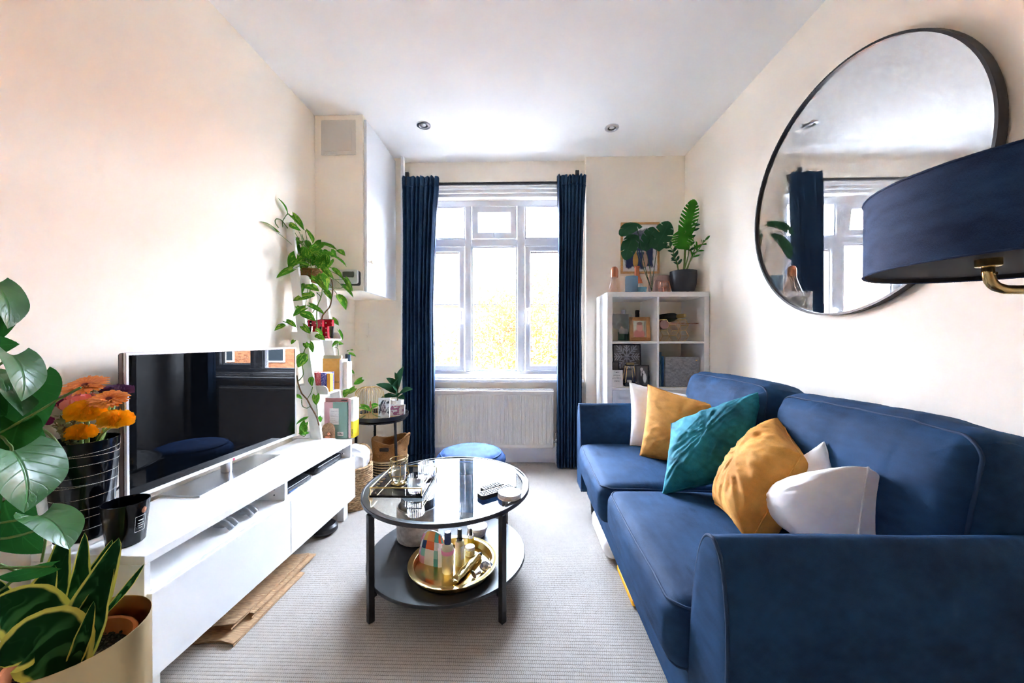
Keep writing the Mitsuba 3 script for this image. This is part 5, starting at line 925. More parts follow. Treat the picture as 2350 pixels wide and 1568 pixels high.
POTHOS_VINES = [(0.0030, [(-1.252, 2.240, 1.471), (-1.259, 2.240, 1.389), (-1.285, 2.240, 1.319), (-1.292, 2.240, 1.256), (-1.292, 2.240, 1.180), (-1.318, 2.240, 1.129), (-1.347, 2.240, 1.066)]),
    (0.0045, [(-1.248, 2.340, 1.500), (-1.241, 2.340, 1.447), (-1.248, 2.340, 1.381), (-1.262, 2.340, 1.322), (-1.309, 2.340, 1.263), (-1.316, 2.340, 1.210)]),
    (0.0025, [(-1.303, 2.260, 1.404), (-1.277, 2.260, 1.366), (-1.329, 2.260, 1.277)]),
    (0.0025, [(-1.339, 2.200, 1.054), (-1.377, 2.200, 0.967)]),
    (0.0042, [(-1.370, 2.160, 0.885), (-1.362, 2.160, 0.835), (-1.341, 2.160, 0.777), (-1.308, 2.160, 0.738), (-1.283, 2.160, 0.692), (-1.251, 2.160, 0.635), (-1.233, 2.160, 0.578)]),
    (0.0025, [(-1.315, 2.160, 1.013), (-1.333, 2.160, 0.949), (-1.330, 2.160, 0.892), (-1.351, 2.160, 0.860), (-1.366, 2.160, 0.852)]),
    (0.0022, [(-1.315, 2.170, 0.736), (-1.289, 2.170, 0.776), (-1.278, 2.170, 0.812)]),
    (0.0022, [(-1.335, 2.150, 0.736), (-1.331, 2.150, 0.701), (-1.303, 2.150, 0.686), (-1.281, 2.150, 0.701)]),
    (0.0022, [(-1.253, 2.170, 0.704), (-1.249, 2.170, 0.654), (-1.253, 2.170, 0.618)]),
    (0.0022, [(-1.310, 2.480, 1.049), (-1.281, 2.480, 1.041), (-1.276, 2.480, 0.975)]),
    (0.0030, [(-1.276, 2.470, 1.090), (-1.280, 2.470, 1.053)]),
    (0.0030, [(-1.186, 2.530, 0.518), (-1.144, 2.530, 0.539), (-1.110, 2.530, 0.560)]),
    (0.0022, [(-1.059, 2.540, 0.621), (-1.064, 2.540, 0.579), (-1.038, 2.540, 0.558), (-1.005, 2.540, 0.550)]),
    (0.0030, [(-1.279, 2.220, 1.631), (-1.387, 2.220, 1.719), (-1.431, 2.220, 1.738), (-1.450, 2.220, 1.782), (-1.457, 2.155, 1.830), (-1.457, 2.106, 1.823), (-1.457, 2.098, 1.799), (-1.457, 2.124, 1.778)]),
    (0.0025, [(-1.457, 2.164, 1.793), (-1.457, 2.164, 1.827), (-1.456, 2.187, 1.865), (-1.452, 2.200, 1.885)]),
    (0.0025, [(-1.328, 2.260, 1.602), (-1.392, 2.260, 1.756), (-1.395, 2.260, 1.775)]),
    (0.0022, [(-1.337, 2.380, 1.521), (-1.228, 2.380, 1.507), (-1.188, 2.380, 1.507)]),
    (0.0020, [(-1.337, 2.380, 1.454), (-1.215, 2.380, 1.450), (-1.188, 2.380, 1.460)]),
    (0.0025, [(-1.315, 2.100, 0.539), (-1.287, 2.100, 0.529), (-1.276, 2.100, 0.557)])]
PHILO_LEAVES = [
    (-1.310, .860, 1.246, -1.245, .840, 1.132, .078, 1.000), (-1.304, .880, 1.161, -1.286, .860, 1.111, .037, .000), (-1.397, .920, 1.088, -1.302, .900, 1.094, .056, .000),
    (-1.234, .840, 1.068, -1.184, .820, .959, .086, 1.000), (-1.296, .860, .997, -1.209, .840, .920, .082, 1.000), (-1.268, .900, .998, -1.224, .880, .873, .115, .000),
    (-1.293, .900, .873, -1.196, .880, .829, .079, .000), (-1.307, .860, .981, -1.250, .840, .920, .047, .000), (-1.246, .860, .899, -1.240, .840, .809, .078, .000),
    (-1.178, .800, .848, -1.122, .780, .714, .146, 1.000), (-1.317, .880, .694, -1.187, .860, .574, .102, .000), (-1.142, .820, .687, -1.044, .800, .620, .088, 1.000),
    (-1.086, .800, .581, -1.185, .780, .567, .027, .000), (-1.303, .860, .779, -1.271, .840, .659, .042, .000), (-1.287, .840, 1.026, -1.220, .820, .981, .051, 1.000),
    (-1.267, .900, .429, -1.211, .880, .422, .033, .000),]
PHILO_VINES = [(0.0028, [(-1.311, 0.840, 0.861), (-1.201, 0.840, 0.915), (-1.124, 0.840, 0.958), (-1.064, 0.840, 0.990)]),
    (0.0030, [(-1.271, 0.820, 0.633), (-1.196, 0.820, 0.639), (-1.142, 0.820, 0.656)]),
    (0.0030, [(-1.202, 0.820, 0.556), (-1.219, 0.820, 0.524), (-1.246, 0.820, 0.503)]),
    (0.0030, [(-1.269, 0.820, 0.878), (-1.215, 0.820, 0.857), (-1.207, 0.820, 0.841)]),
    (0.0030, [(-1.274, 0.900, 0.918), (-1.268, 0.900, 0.969), (-1.286, 0.900, 0.901)]),
    (0.0030, [(-1.330, 0.860, 0.975), (-1.273, 0.860, 0.997)]),
    (0.0025, [(-1.269, 0.880, 0.906), (-1.267, 0.880, 0.850), (-1.259, 0.880, 0.828)]),
    (0.0025, [(-1.165, 0.840, 0.565), (-1.154, 0.840, 0.629), (-1.168, 0.840, 0.671)])]
SNAKE_LEAVES = [(0.056, [(-1.055, 0.800, 0.318), (-1.002, 0.800, 0.481), (-0.902, 0.780, 0.661)]),
    (0.060, [(-1.071, 0.820, 0.298), (-0.997, 0.800, 0.441), (-0.937, 0.800, 0.598)]),
    (0.047, [(-1.103, 0.820, 0.329), (-1.139, 0.840, 0.459), (-1.131, 0.860, 0.638)]),
    (0.060, [(-1.069, 0.780, 0.376), (-1.116, 0.800, 0.479), (-1.106, 0.820, 0.573)]),
    (0.034, [(-1.044, 0.800, 0.338), (-1.053, 0.820, 0.465), (-1.056, 0.840, 0.639)]),
    (0.027, [(-1.086, 0.840, 0.311), (-1.071, 0.860, 0.489), (-1.034, 0.880, 0.600)]),
    (0.012, [(-1.019, 0.840, 0.429), (-0.942, 0.830, 0.512), (-0.887, 0.820, 0.577)]),
    (0.078, [(-1.074, 0.790, 0.367), (-1.056, 0.760, 0.481), (-1.066, 0.730, 0.540), (-1.096, 0.700, 0.555)]),
    (0.095, [(-1.016, 0.770, 0.318), (-1.006, 0.750, 0.424), (-1.021, 0.730, 0.476), (-1.069, 0.700, 0.440)]),
    (0.040, [(-1.149, 0.800, 0.356), (-1.209, 0.820, 0.441), (-1.281, 0.840, 0.520)]),
    (0.024, [(-1.029, 0.780, 0.327), (-0.980, 0.770, 0.426), (-0.961, 0.780, 0.517)])]

# ------------------------------------------------------------------ ladder shelf against the left wall
t = thing('ladder_shelf', 'white leaning ladder shelf with four trays against the left wall', 'ladder shelf')
lx_ = lambda z: -1.215 - .1345 * z
LY0, LY1 = 2.214, 2.505
for y in (LY0, LY1):
    zt = 1.835 if y == LY0 else 1.44
    P = [(lx_(0) - .035, 0), (lx_(0) + .035, 0), (lx_(zt) + .035, zt), (max(lx_(zt) - .033, XL + .006), zt), (max(lx_(zt - .15) - .034, XL + .006), zt - .15)]
    part(t, 'rail', frame_to(extr(P, .020), (0, y + .010, 0), [1, 0, 0], [0, 0, 1]), 'm_shelf_white', False)
TRAYS = ((1.455, -1.325), (1.098, -1.262), (.758, -1.214), (.425, -1.147))
for z, xf in TRAYS:
    y0, y1 = LY0 + .011, LY1 - .011; xb = XL + .022
    if z > 1.4: y1 = LY1 - .011
    tr_ = part(t, 'tray', box(xb, xf, y0, y1, z, z + .012, .002), 'm_shelf_white', False)
    for y in (y0, y1 - .008):
        lip = Polygon([(xb, 0), (xf, 0), (xf, .020)] + [(xf - .035 + .035 * math.cos(a), .020 + .035 * math.sin(a)) for a in np.linspace(0, PI / 2, 8)] + [(xb, .055)])
        part(tr_, 'lip', frame_to(extr(lip, .008), (0, y + .008, z), [1, 0, 0], [0, 0, 1]), 'm_shelf_white', 40)
    part(tr_, 'back_lip', box(xb, xb + .008, y0 + .008, y1 - .008, z + .012, z + .055, .001), 'm_shelf_white', False)

# pothos in a brown basket on the top tray, vines trailing down
t = thing('pothos', 'trailing variegated pothos in a brown woven pot on top of the ladder shelf', 'plant')
px_, py_, pz_ = -1.385, 2.345, 1.4675
part(t, 'pot', mv(lathe([(0, 0), (.046, 0), (.052, .006), (.062, .07), (.064, .098), (.061, .102), (.058, .098), (.055, .08), (0, .08)], 40), px_, py_, pz_), 'm_brown_weave', 40); part(t, 'soil', mv(cyl(.056, .078, .090, 32), px_, py_, pz_), 'm_soil', False)
for k_ in range(7): part(t, 'weave_band', mv(tube([((.053 + .0015 * k_ + .0012 * math.sin(a * 18 + k_ * PI)) * math.cos(a), (.053 + .0015 * k_ + .0012 * math.sin(a * 18 + k_ * PI)) * math.sin(a), .012 + .013 * k_) for a in np.linspace(0, 2 * PI, 72, endpoint=False)], .0055, 5, closed=True), px_, py_, pz_), 'm_brown_weave', True)
for r_, P in POTHOS_VINES: part(t, 'vine', tube(np.maximum(spline(P, 8), [XL + .006, -9, -9]), r_, 6), 'm_stem' if r_ < .004 else 'm_stem_brown', True)
crown = np.array([px_, py_, pz_ + .11])
for i, (bx, by, bz, ex, ey, ez, w_) in enumerate(POTHOS_LEAVES):
    b, e = np.array([bx, by, bz]), np.array([ex, ey, ez]); nn = np.array([.55, -.75, .55]) + rng.normal(0, .28, 3)
    mm, uv = leaf(b, e, nn, w_, 'heart' if i % 3 else 'spade', .22, .10, 10, 8, wave=.05, twist=rng.uniform(-.3, .3)); mm.vertices[:, 0] = np.maximum(mm.vertices[:, 0], XL + .004); part(t, 'leaf', mm, 'm_pothos', True, uv=uv)
    if i < 44 and np.linalg.norm(b - crown) < .34: part(t, 'petiole', tube(spline([crown * .75 + b * .25 - [0, 0, .01], (crown + b) / 2 + [0, 0, .02], b], 6), .0017, 5), 'm_stem', True)
# second tray: red letters, frames
mat('m_red_metal', '#b3122a', .3, metallic=.2, clearcoat=.6)
scene['m_bulb'] = {'type': 'principled', 'base_color': rgb('#fff6ea'), 'roughness': .2}
SZ2 = 1.1105
def letter_t(x, y, lb, sc=1., rz=0.):
    t = thing('marquee_letter', lb, 'letter sign', 'red marquee letters'); h_, w_ = .125 * sc, .092 * sc
    P = Polygon([(-w_ * .30, 0), (w_ * .30, 0), (w_ * .20, .012), (w_ * .17, h_ * .66), (w_ * .5, h_ * .66), (w_ * .5, h_), (-w_ * .5, h_), (-w_ * .5, h_ * .66), (-w_ * .17, h_ * .66), (-w_ * .20, .012)])
    def L_(m): return mv(m, x, y, SZ2, rz=rz)
    back = frame_to(extr(P, .004), (0, .030, 0), [1, 0, 0], [0, 0, 1]); side = frame_to(extr(P.difference(P.buffer(-.0035)), .030), (0, .030, 0), [1, 0, 0], [0, 0, 1])
    part(t, 'back', L_(back), 'm_red_metal', False); part(t, 'rim', L_(side), 'm_red_metal', False)
    for (bx, bz) in ((-.036 * sc, h_ * .83), (0, h_ * .83), (.036 * sc, h_ * .83), (0, h_ * .55), (0, h_ * .32), (0, h_ * .1)): part(t, 'bulb', L_(mv(trimesh.creation.icosphere(2, .0048), bx, .020, bz)), 'm_bulb', True)
letter_t(-1.320, 2.27, 'red marquee letter T with bulbs, back one partly hidden by vines', .95, .12); letter_t(-1.290, 2.33, 'red marquee letter T with bulbs, front one at the tray edge', 1., .12)
t = thing('photo_frame', 'black tablet-like photo frame leaning behind the red letters', 'photo frame'); mat('m_dark_photo', proc(lambda p, n, uv: mix(mix(lin('#2b3a22'), lin('#54602f'), fbm(uv.x * 4, uv.y * 4, 1, 3)), lin('#c98062'), blob(uv.x, uv.y, .3, .5, .22, .3))), .2)
pic(t, -1.405, -1.305, SZ2, SZ2 + .135, 2.465, .012, .010, 'm_black', 'm_dark_photo', tilt=.12)
t = thing('photo_frame', 'black framed pale picture standing edge-on beside the vines', 'photo frame'); mat('m_pale_photo', proc(lambda p, n, uv: mix(lin('#8fa3bb'), lin('#dfe6ee'), fbm(uv.x * 3, uv.y * 3, 6, 3))), .2); pic(t, -1.440, -1.355, SZ2, SZ2 + .115, 2.28, .010, .010, 'm_black', 'm_pale_photo', tilt=.16)
# third tray: books
B3 = .7705
def book(x, y, w_, d_, h_, mcov, lb, z=B3, rz=0., lean=0., mpage='m_card', spine=True, grp='books on the third tray'):
    t = thing('book', lb, 'book', grp)
    def L_(m): return mv(mv(m, ry=lean), x, y, z, rz=rz)
    part(t, 'cover', L_(cat(box(0, .0018, 0, d_, 0, h_), box(w_ - .0018, w_, 0, d_, 0, h_), box(0, w_, 0, .0022, 0, h_))), mcov, False); part(t, 'pages', L_(box(.002, w_ - .002, .003, d_ - .003, .002, h_ - .002)), mpage, False); return t, L_
def floral(name, bg, dots):
    def fn(p, n, uv):
        d1, d2, k = voronoi((p.x + p.y) * 150, p.z * 150); c = mi.Color3f(*lin(bg))
        return mix(c, mix(lin(dots[0]), lin(dots[1]), smoothstep(.4, .6, k)), 1 - smoothstep(.26, .34, d1))
    mat(name, proc(fn), .5)
floral('m_book_green', '#1e6b3c', ('#e0a02c', '#d8452f')); floral('m_book_red', '#a81c2c', ('#e8a03a', '#e0633e')); floral('m_book_pink', '#d3485a', ('#f4c9b8', '#ee8f7a')); floral('m_book_blue', '#31379c', ('#e9e4f0', '#b9a9d6'))
for i, (x, w_, m_, nm) in enumerate(((-1.392, .036, 'm_book_green', 'green'), (-1.353, .045, 'm_book_red', 'red'), (-1.305, .034, 'm_book_pink', 'pink'), (-1.268, .030, 'm_book_blue', 'blue'))):
    book(x, 2.268 - .008 * i, w_, .105, .122, m_, 'small %s book with patterned spine in a row of four' % nm)
mat('m_book_orange', '#e8a43a', .5); mat('m_book_tan', proc(lambda p, n, uv: mix(lin('#d39a3e'), lin('#e2b25c'), fbm(p.x * 60, p.y * 60, p.z * 60, 2))), .5); mat('m_book_grey', '#b9b39a', .6); mat('m_book_cream', '#e9dccb', .5); mat('m_book_navy', '#2e4a63', .5); mat('m_book_black', '#1b2028', .5)
t, L_ = book(-1.236, 2.256, .020, .035, .115, 'm_book_orange', 'orange book at the right end of the small patterned row')
t, L_ = book(-1.335, 2.385, .118, .020, .205, 'm_book_tan', 'large ochre book standing face-on behind the patterned row'); part(t, 'print_lines', L_(cat([box(.012, .10, -.0006, .0004, z, z + .0016) for z in np.arange(.075, .19, .009)])), 'm_book_orange', False); part(t, 'red_line', L_(box(.045, .112, -.0006, .0004, .045, .0485)), 'm_red_cloth', False)
book(-1.345, 2.412, .122, .018, .226, 'm_book_grey', 'grey-green book at the very back of the third tray')
book(-1.222, 2.385, .016, .085, .200, 'm_card', 'thin white book next to the ochre one'); t, L_ = book(-1.204, 2.405, .024, .072, .182, 'm_book_cream', 'cream book next to the thin white one', lean=-.0)
t, L_ = book(-1.228, 2.4785, .014, .0125, .232, 'm_book_black', 'black topped dark book behind the cream one'); t, L_ = book(-1.212, 2.4785, .018, .0125, .228, 'm_book_navy', 'slate blue book at the far end of the third tray')
# fourth tray: big books and an ornament
B4 = .4375
mat('m_book_rose', '#c98e8c', .5); mat('m_book_two', proc(lambda p, n, uv: mix(lin('#d9a9ae'), lin('#7fa397'), smoothstep(-1.262, -1.258, p.x))), .5); mat('m_book_palepink', '#edcfd3', .5); mat('m_book_yellow', proc(lambda p, n, uv: mix(lin('#f0d22a'), lin('#f2f0ea'), smoothstep(.545, .555, p.z))), .5)
t, L_ = book(-1.318, 2.372, .152, .022, .246, 'm_book_two', 'pink and sage green book with white text box facing out on the lowest tray', z=B4, grp='books on the lowest tray')
part(t, 'text_box', L_(box(.036, .098, -.0008, .0002, .095, .205)), 'm_card', False); part(t, 'print_lines', L_(cat([box(.042, .092 - .01 * (i % 3), -.0012, -.0004, z, z + .0012) for i, z in enumerate(np.arange(.112, .195, .012))])), 'm_felt', False)
part(t, 'barcode_label', L_(box(.088, .128, -.0008, .0002, .020, .046)), 'm_card', False); part(t, 'barcode', L_(cat([box(.092 + .0042 * i, .092 + .0042 * i + .0015 + .001 * (i % 2), -.0012, -.0004, .025, .041) for i in range(8)])), 'm_ink', False)
t, L_ = book(-1.325, 2.398, .162, .026, .270, 'm_book_rose', 'tall dusty rose book behind the sage one', z=B4, grp='books on the lowest tray'); part(t, 'title', L_(box(.108, .148, -.0006, .0002, .252, .258)), 'm_ink', False)
book(-1.1625, 2.388, .015, .09, .268, 'm_book_palepink', 'pale pink book at the right of the tall rose one', z=B4, grp='books on the lowest tray'); t, L_ = book(-1.1465, 2.392, .016, .085, .262, 'm_book_yellow', 'white and yellow spined book at the end of the lowest tray', z=B4, grp='books on the lowest tray'); part(t, 'title', L_(frame_to(mv(meshkit.text_mesh('TASTE', .010, .0006, True)), (.0125, .0003, .015), [0, 0, 1], [-1, 0, 0])), 'm_ink', False)
t = thing('bronze_ornament', 'arched bronze ornament with a small bird figure on the lowest tray', 'ornament'); mat('m_bronze', proc(lambda p, n, uv: mix(lin('#6e4f3b'), lin('#b08a68'), fbm(p.x * 120, p.y * 120, p.z * 120, 3))), .35, metallic=.6)
arch = Polygon([(-.040, 0), (.040, 0)] + [(.040 * math.cos(a), .075 + .045 * math.sin(a)) for a in np.linspace(0, PI, 20)]); part(t, 'arch', frame_to(extr(arch, .016), (-1.255, 2.315, B4 + .002), [1, 0, 0], [0, 0, 1]), 'm_bronze', 40)
bird, _ = rbox(.038, .022, .030, .012, 8); hd = trimesh.creation.icosphere(2, .0095); part(t, 'figure', cat(mv(bird, -1.252, 2.290, B4 + .030), mv(hd, -1.243, 2.286, B4 + .056), tube([(-1.250, 2.29, B4 + .002), (-1.250, 2.29, B4 + .02)], .006, 8), tube([(-1.236, 2.283, B4 + .056), (-1.226, 2.279, B4 + .053)], [.004, .001], 6)), 'm_copper', 40)

# ------------------------------------------------------------------ side table, baskets
STX, STY = -1.075, 2.72
t = thing('side_table', 'small round black tray table in the corner beside the curtain', 'side table')
part(t, 'tray', mv(lathe([(0, .508), (.195, .508), (.205, .512), (.208, .540), (.205, .541), (.201, .518), (.195, .514), (0, .514)], 72), STX, STY, 0), 'm_black_metal', 40)
for a in (-34, 125, 225): 
    a = math.radians(a); ca, sa = math.cos(a), math.sin(a); part(t, 'leg', tube([(STX + .178 * ca, STY + .178 * sa, .507), (STX + .20 * ca, STY + .20 * sa, .003)], .0095, 10), 'm_black_metal', True)
part(t, 'ring', mv(tube([(.181 * math.cos(a), .181 * math.sin(a), .497) for a in np.linspace(0, 2 * PI, 64, endpoint=False)], .008, 8, closed=True), STX, STY, 0), 'm_black_metal', True)
SD = .5145
t = thing('bird_cage_lantern', 'gold wire bird cage lantern on the side table', 'lantern'); cx, cy = -1.150, 2.70; ws = []
for i in range(20):
    a = 2 * PI * i / 20; ca, sa = math.cos(a), math.sin(a); P = spline([(cx + .102 * ca, cy + .102 * sa, SD + .006), (cx + .103 * ca, cy + .103 * sa, SD + .15), (cx + .094 * ca, cy + .094 * sa, SD + .20), (cx + .060 * ca, cy + .060 * sa, SD + .225), (cx + .03 * ca, cy + .03 * sa, SD + .228)], 5); part(t, 'wire', tube(P, .0017, 5), 'm_brass', True)
for r_, z in ((.102, .006), (.03, .228)): part(t, 'ring', mv(tube([(r_ * math.cos(a), r_ * math.sin(a), z) for a in np.linspace(0, 2 * PI, 48, endpoint=False)], .0025, 6, closed=True), cx, cy, SD), 'm_brass', True)
part(t, 'floor_plate', mv(cyl(.10, 0, .004, 40), cx, cy, SD), 'm_brass'); part(t, 'glass_bulb', mv(lathe([(.012, .02), (.02, .05), (.034, .085), (.036, .105), (.026, .13), (0, .14)], 32), cx + .01, cy - .01, SD), 'm_clear_thin', 40); part(t, 'filament', mv(tube(spline([(-.008, 0, .03), (-.004, 0, .10), (0, .003, .118), (.004, 0, .10), (.008, 0, .03)], 6), .0035, 6), cx + .01, cy - .01, SD), 'm_copper', True)
t = thing('woven_mat', 'round woven seagrass mat under the photo frames on the side table', 'mat'); part(t, 'disc', mv(lathe([(0, .004), (.085, .004), (.088, .002), (.085, 0), (0, 0)], 48), -.99, 2.715, SD), 'm_seagrass', 40)
for r_ in np.arange(.012, .088, .008): part(t, 'coil', mv(tube([((r_) * math.cos(a), r_ * math.sin(a), .0045 + .0006 * math.sin(a * 40 * r_ / .05)) for a in np.linspace(0, 2 * PI, 60, endpoint=False)], .004, 5, closed=True), -.99, 2.715, SD), 'm_seagrass', True)
def acrylic(x, y, w_, h_, rz, lb, mp, topbar):
    t = thing('acrylic_photo_frame', lb, 'photo frame'); M_ = lambda m: mv(mv(m, rx=-.12), x, y, SD + .010, rz=rz)
    m_, uv = grid_mesh(np.array([[[w_ * (.06 + .88 * u), -.0055, h_ * (.05 + .82 * v)] for v in (0, 1)] for u in (0, 1)])); part(t, 'print', M_(m_), mp, False, uv=uv)
    part(t, 'block', M_(box(0, w_, -.005, .007, 0, h_, .001)), 'm_white' if topbar else 'm_clear_block', False); 
    if topbar: part(t, 'top_bar', M_(box(-.002, w_ + .002, -.008, .009, h_ * .90, h_ * 1.0, .002)), 'm_white', False)
mat('m_clear_block', '#b9b4b2', .1); mat('m_group_photo', proc(lambda p, n, uv: mix(mix(lin('#e4e8ee'), lin('#3c4250'), smoothstep(.45, .6, fbm(uv.x * 9, uv.y * 7, 2, 3)) * (1 - blob(uv.x, uv.y, .5, .1, .5, .2))), lin('#7c5a6c'), .6 * blob(uv.x, uv.y, .45, .5, .25, .35))), .3); mat('m_pink_photo', proc(lambda p, n, uv: mix(lin('#b7a9a6'), lin('#8e4a68'), smoothstep(.5, .62, fbm(uv.x * 5, uv.y * 6, 8, 3)))), .3)
acrylic(-1.045, 2.60, .082, .150, .10, 'white topped acrylic photo frame of a group at the front of the side table', 'm_group_photo', True); acrylic(-1.005, 2.70, .125, .085, -.05, 'clear acrylic photo frame with pink picture beside the white pot', 'm_pink_photo', False)
t = thing('fiddle_leaf_plant', 'young fiddle leaf plant in a white pot on the side table', 'plant'); fx, fy_ = -.985, 2.84
part(t, 'pot', mv(lathe([(0, 0), (.038, 0), (.042, .004), (.050, .105), (.048, .108), (.045, .10), (.043, .085), (0, .085)], 40), fx, fy_, SD), 'm_pot_white', 40); part(t, 'soil', mv(cyl(.0435, .083, .094, 28), fx, fy_, SD), 'm_soil', False); part(t, 'stem', tube([(fx, fy_, SD + .09), (fx + .01, fy_ - .01, SD + .24)], .0045, 7), 'm_stem_brown', True)
for (bx, by, bz, ex, ey, ez, w_) in ((0, 0, .15, -.140, -.08, .24, .075), (0, 0, .17, -.055, -.09, .29, .085), (.01, 0, .19, .030, -.08, .285, .10), (.01, 0, .20, .055, -.02, .375, .060), (.005, 0, .14, .140, -.06, .20, .07), (0, 0, .13, -.095, -.10, .135, .06), (0, -.01, .13, .02, -.14, .16, .08), (.01, 0, .24, -.01, -.03, .33, .035), (0, 0, .12, .09, -.10, .13, .055)):
    b, e = np.array([fx + bx, fy_ + by, SD + bz]), np.array([fx + ex, fy_ + ey, SD + ez]); mm, uv = leaf(b, e, (0, -.6, .8), w_, 'oval', .2, .12, 9, 6, wave=.06); part(t, 'leaf', mm, 'm_dark_leaf', True, uv=uv)
def coil_basket(t, x, y, r, h, mats, pitch=.0125, flare=.06):
    n = int(h / pitch)
    part(t, 'body', mv(lathe([(0, 0), (r * .93, 0), (r * (1 - .02), .01), (r * (1 + flare * .5) - .004, h), (r * (1 + flare * .5) - .012, h), (r * .95 - .01, .02), (0, .02)], 48), x, y, .001), mats[0], 40)
    for i in range(n):
        z = pitch * (i + .5); rr = r * (.985 + flare * .5 * z / h) ; a = np.linspace(0, 2 * PI, 96, endpoint=False); wob = .0022 * np.sin(a * 34 + i * PI); part(t, 'coil', mv(tube(np.stack([(rr + wob) * np.cos(a), (rr + wob) * np.sin(a), z + 0 * a], 1), pitch * .56, 6, closed=True), x, y, .001), mats[i % len(mats)], True)
t = thing('seagrass_basket', 'round plain seagrass basket holding a white blanket beside the bench', 'basket'); bx0, by0 = -1.112, 2.362; coil_basket(t, bx0, by0, .108, .27, ['m_seagrass'], .0135)
part(t, 'handle', tube(spline([(bx0 + .07, by0 + .075, .24), (bx0 + .075, by0 + .09, .31), (bx0 + .04, by0 + .10, .365), (bx0 - .02, by0 + .10, .36), (bx0 - .05, by0 + .09, .25)], 8), .011, 8), 'm_seagrass', True)
bl, _ = rbox(.175, .175, .13, .06, 20, (.0, .0, .03), .022, 14, 8); single('white_blanket', 'fluffy white blanket stuffed in the plain seagrass basket', 'blanket', mv(bl, bx0, by0, .305), 'm_plush', True)
t = thing('striped_basket', 'black and cream striped belly basket with folded brown top under the side table', 'basket'); sx0, sy0 = -1.005, 2.715; coil_basket(t, sx0, sy0, .128, .20, ['m_jute', 'm_black_weave'], .0100, .10)
n = 90; q = np.linspace(0, 2 * PI, n + 1); P = []
for k_, (r_, z) in enumerate(((.128, .195), (.134, .205), (.134, .225), (.126, .26), (.122, .30), (.124, .335), (.122, .352), (.112, .35), (.108, .32), (.115, .24))):
    fold = .016 * np.sin(q * 3 + 1.2) * (k_ > 3) + .010 * np.sin(q * 5 + z * 20) * (k_ > 2); P.append(np.stack([(r_ + fold) * np.cos(q), (r_ + fold) * np.sin(q), z + .022 * np.sin(q * 2 + .6) * (k_ > 4)], 1))
part(t, 'folded_top', mv(grid_mesh(np.array(P).transpose(1, 0, 2))[0], sx0, sy0, 0), 'm_brown_weave', 40); part(t, 'band', mv(tube([(.1325 * math.cos(a), .1325 * math.sin(a), .203) for a in np.linspace(0, 2 * PI, 72, endpoint=False)], .009, 6, closed=True), sx0, sy0, 0), 'm_jute', True)
part(t, 'handle', tube(spline([(sx0 + .10, sy0 - .06, .33), (sx0 + .135, sy0 - .03, .37), (sx0 + .150, sy0 + .01, .385), (sx0 + .135, sy0 + .05, .35), (sx0 + .11, sy0 + .07, .30)], 8), .008, 7), 'm_brown_weave', True); part(t, 'grip_slot', mv(rbox(.07, .012, .026, .010, 8)[0], sx0 + .01, sy0 - .128, .300), 'm_black_weave', True)

# ------------------------------------------------------------------ floor lamp at the right edge
t = thing('floor_lamp', 'brass floor lamp with large navy velvet drum shade in front of the sofa arm', 'floor lamp')
LX, LY, LZ0, LZ1, LR = .955, .695, 1.246, 1.412, .225
sh = part(t, 'lamp_shade', mv(lathe([(LR - .0015, LZ0), (LR, LZ0 + .0015), (LR, LZ1 - .0015), (LR - .0015, LZ1), (LR - .003, LZ1 - .001), (LR - .003, LZ0 + .001), (LR - .0015, LZ0)], 128), LX, LY, 0), 'm_shade', 40)
part(sh, 'lining', mv(lathe([(LR - .0035, LZ0 + .001), (LR - .0035, LZ1 - .001)], 96), LX, LY, 0), 'm_lining', 40); part(sh, 'diffuser', mv(lathe([(0, LZ0 + .010), (LR - .004, LZ0 + .010)], 96), LX, LY, 0), 'm_lining', False)
mat('m_lining', '#0c0e13', .7)
for z in (LZ0 + .001, LZ1 - .001): part(sh, 'edge_trim', mv(tube([(LR * math.cos(a), LR * math.sin(a), z) for a in np.linspace(0, 2 * PI, 128, endpoint=False)], .0022, 6, closed=True), LX, LY, 0), 'm_shade', True)
ax_, ay_ = .872, .690
part(t, 'gallery_cap', mv(cyl(.0165, LZ0 - .004, LZ0 + .016, 40, .0015), ax_, ay_, 0), 'm_gold', 40)
part(t, 'arm', tube(spline([(ax_, ay_, LZ0 - .003), (ax_, ay_, LZ0 - .018), (ax_ + .006, ay_, LZ0 - .034), (ax_ + .022, ay_, LZ0 - .044), (ax_ + .06, ay_ - .003, LZ0 - .0475), (ax_ + .26, ay_ - .03, LZ0 - .0475)], 10), .0082, 16), 'm_gold', True)
part(t, 'arm_screw', mv(cyl(.0028, -.001, .003, 12), ax_ + .001, ay_ - .0078, LZ0 - .018, rx=PI / 2), 'm_gold')
part(t, 'pole', tube([(ax_ + .26, ay_ - .03, LZ0 - .045), (ax_ + .26, ay_ - .03, .02)], .0095, 16), 'm_gold', True); part(t, 'foot', mv(cyl(.14, .001, .022, 48, .004), ax_ + .26, ay_ - .03, 0), 'm_gold', 40)

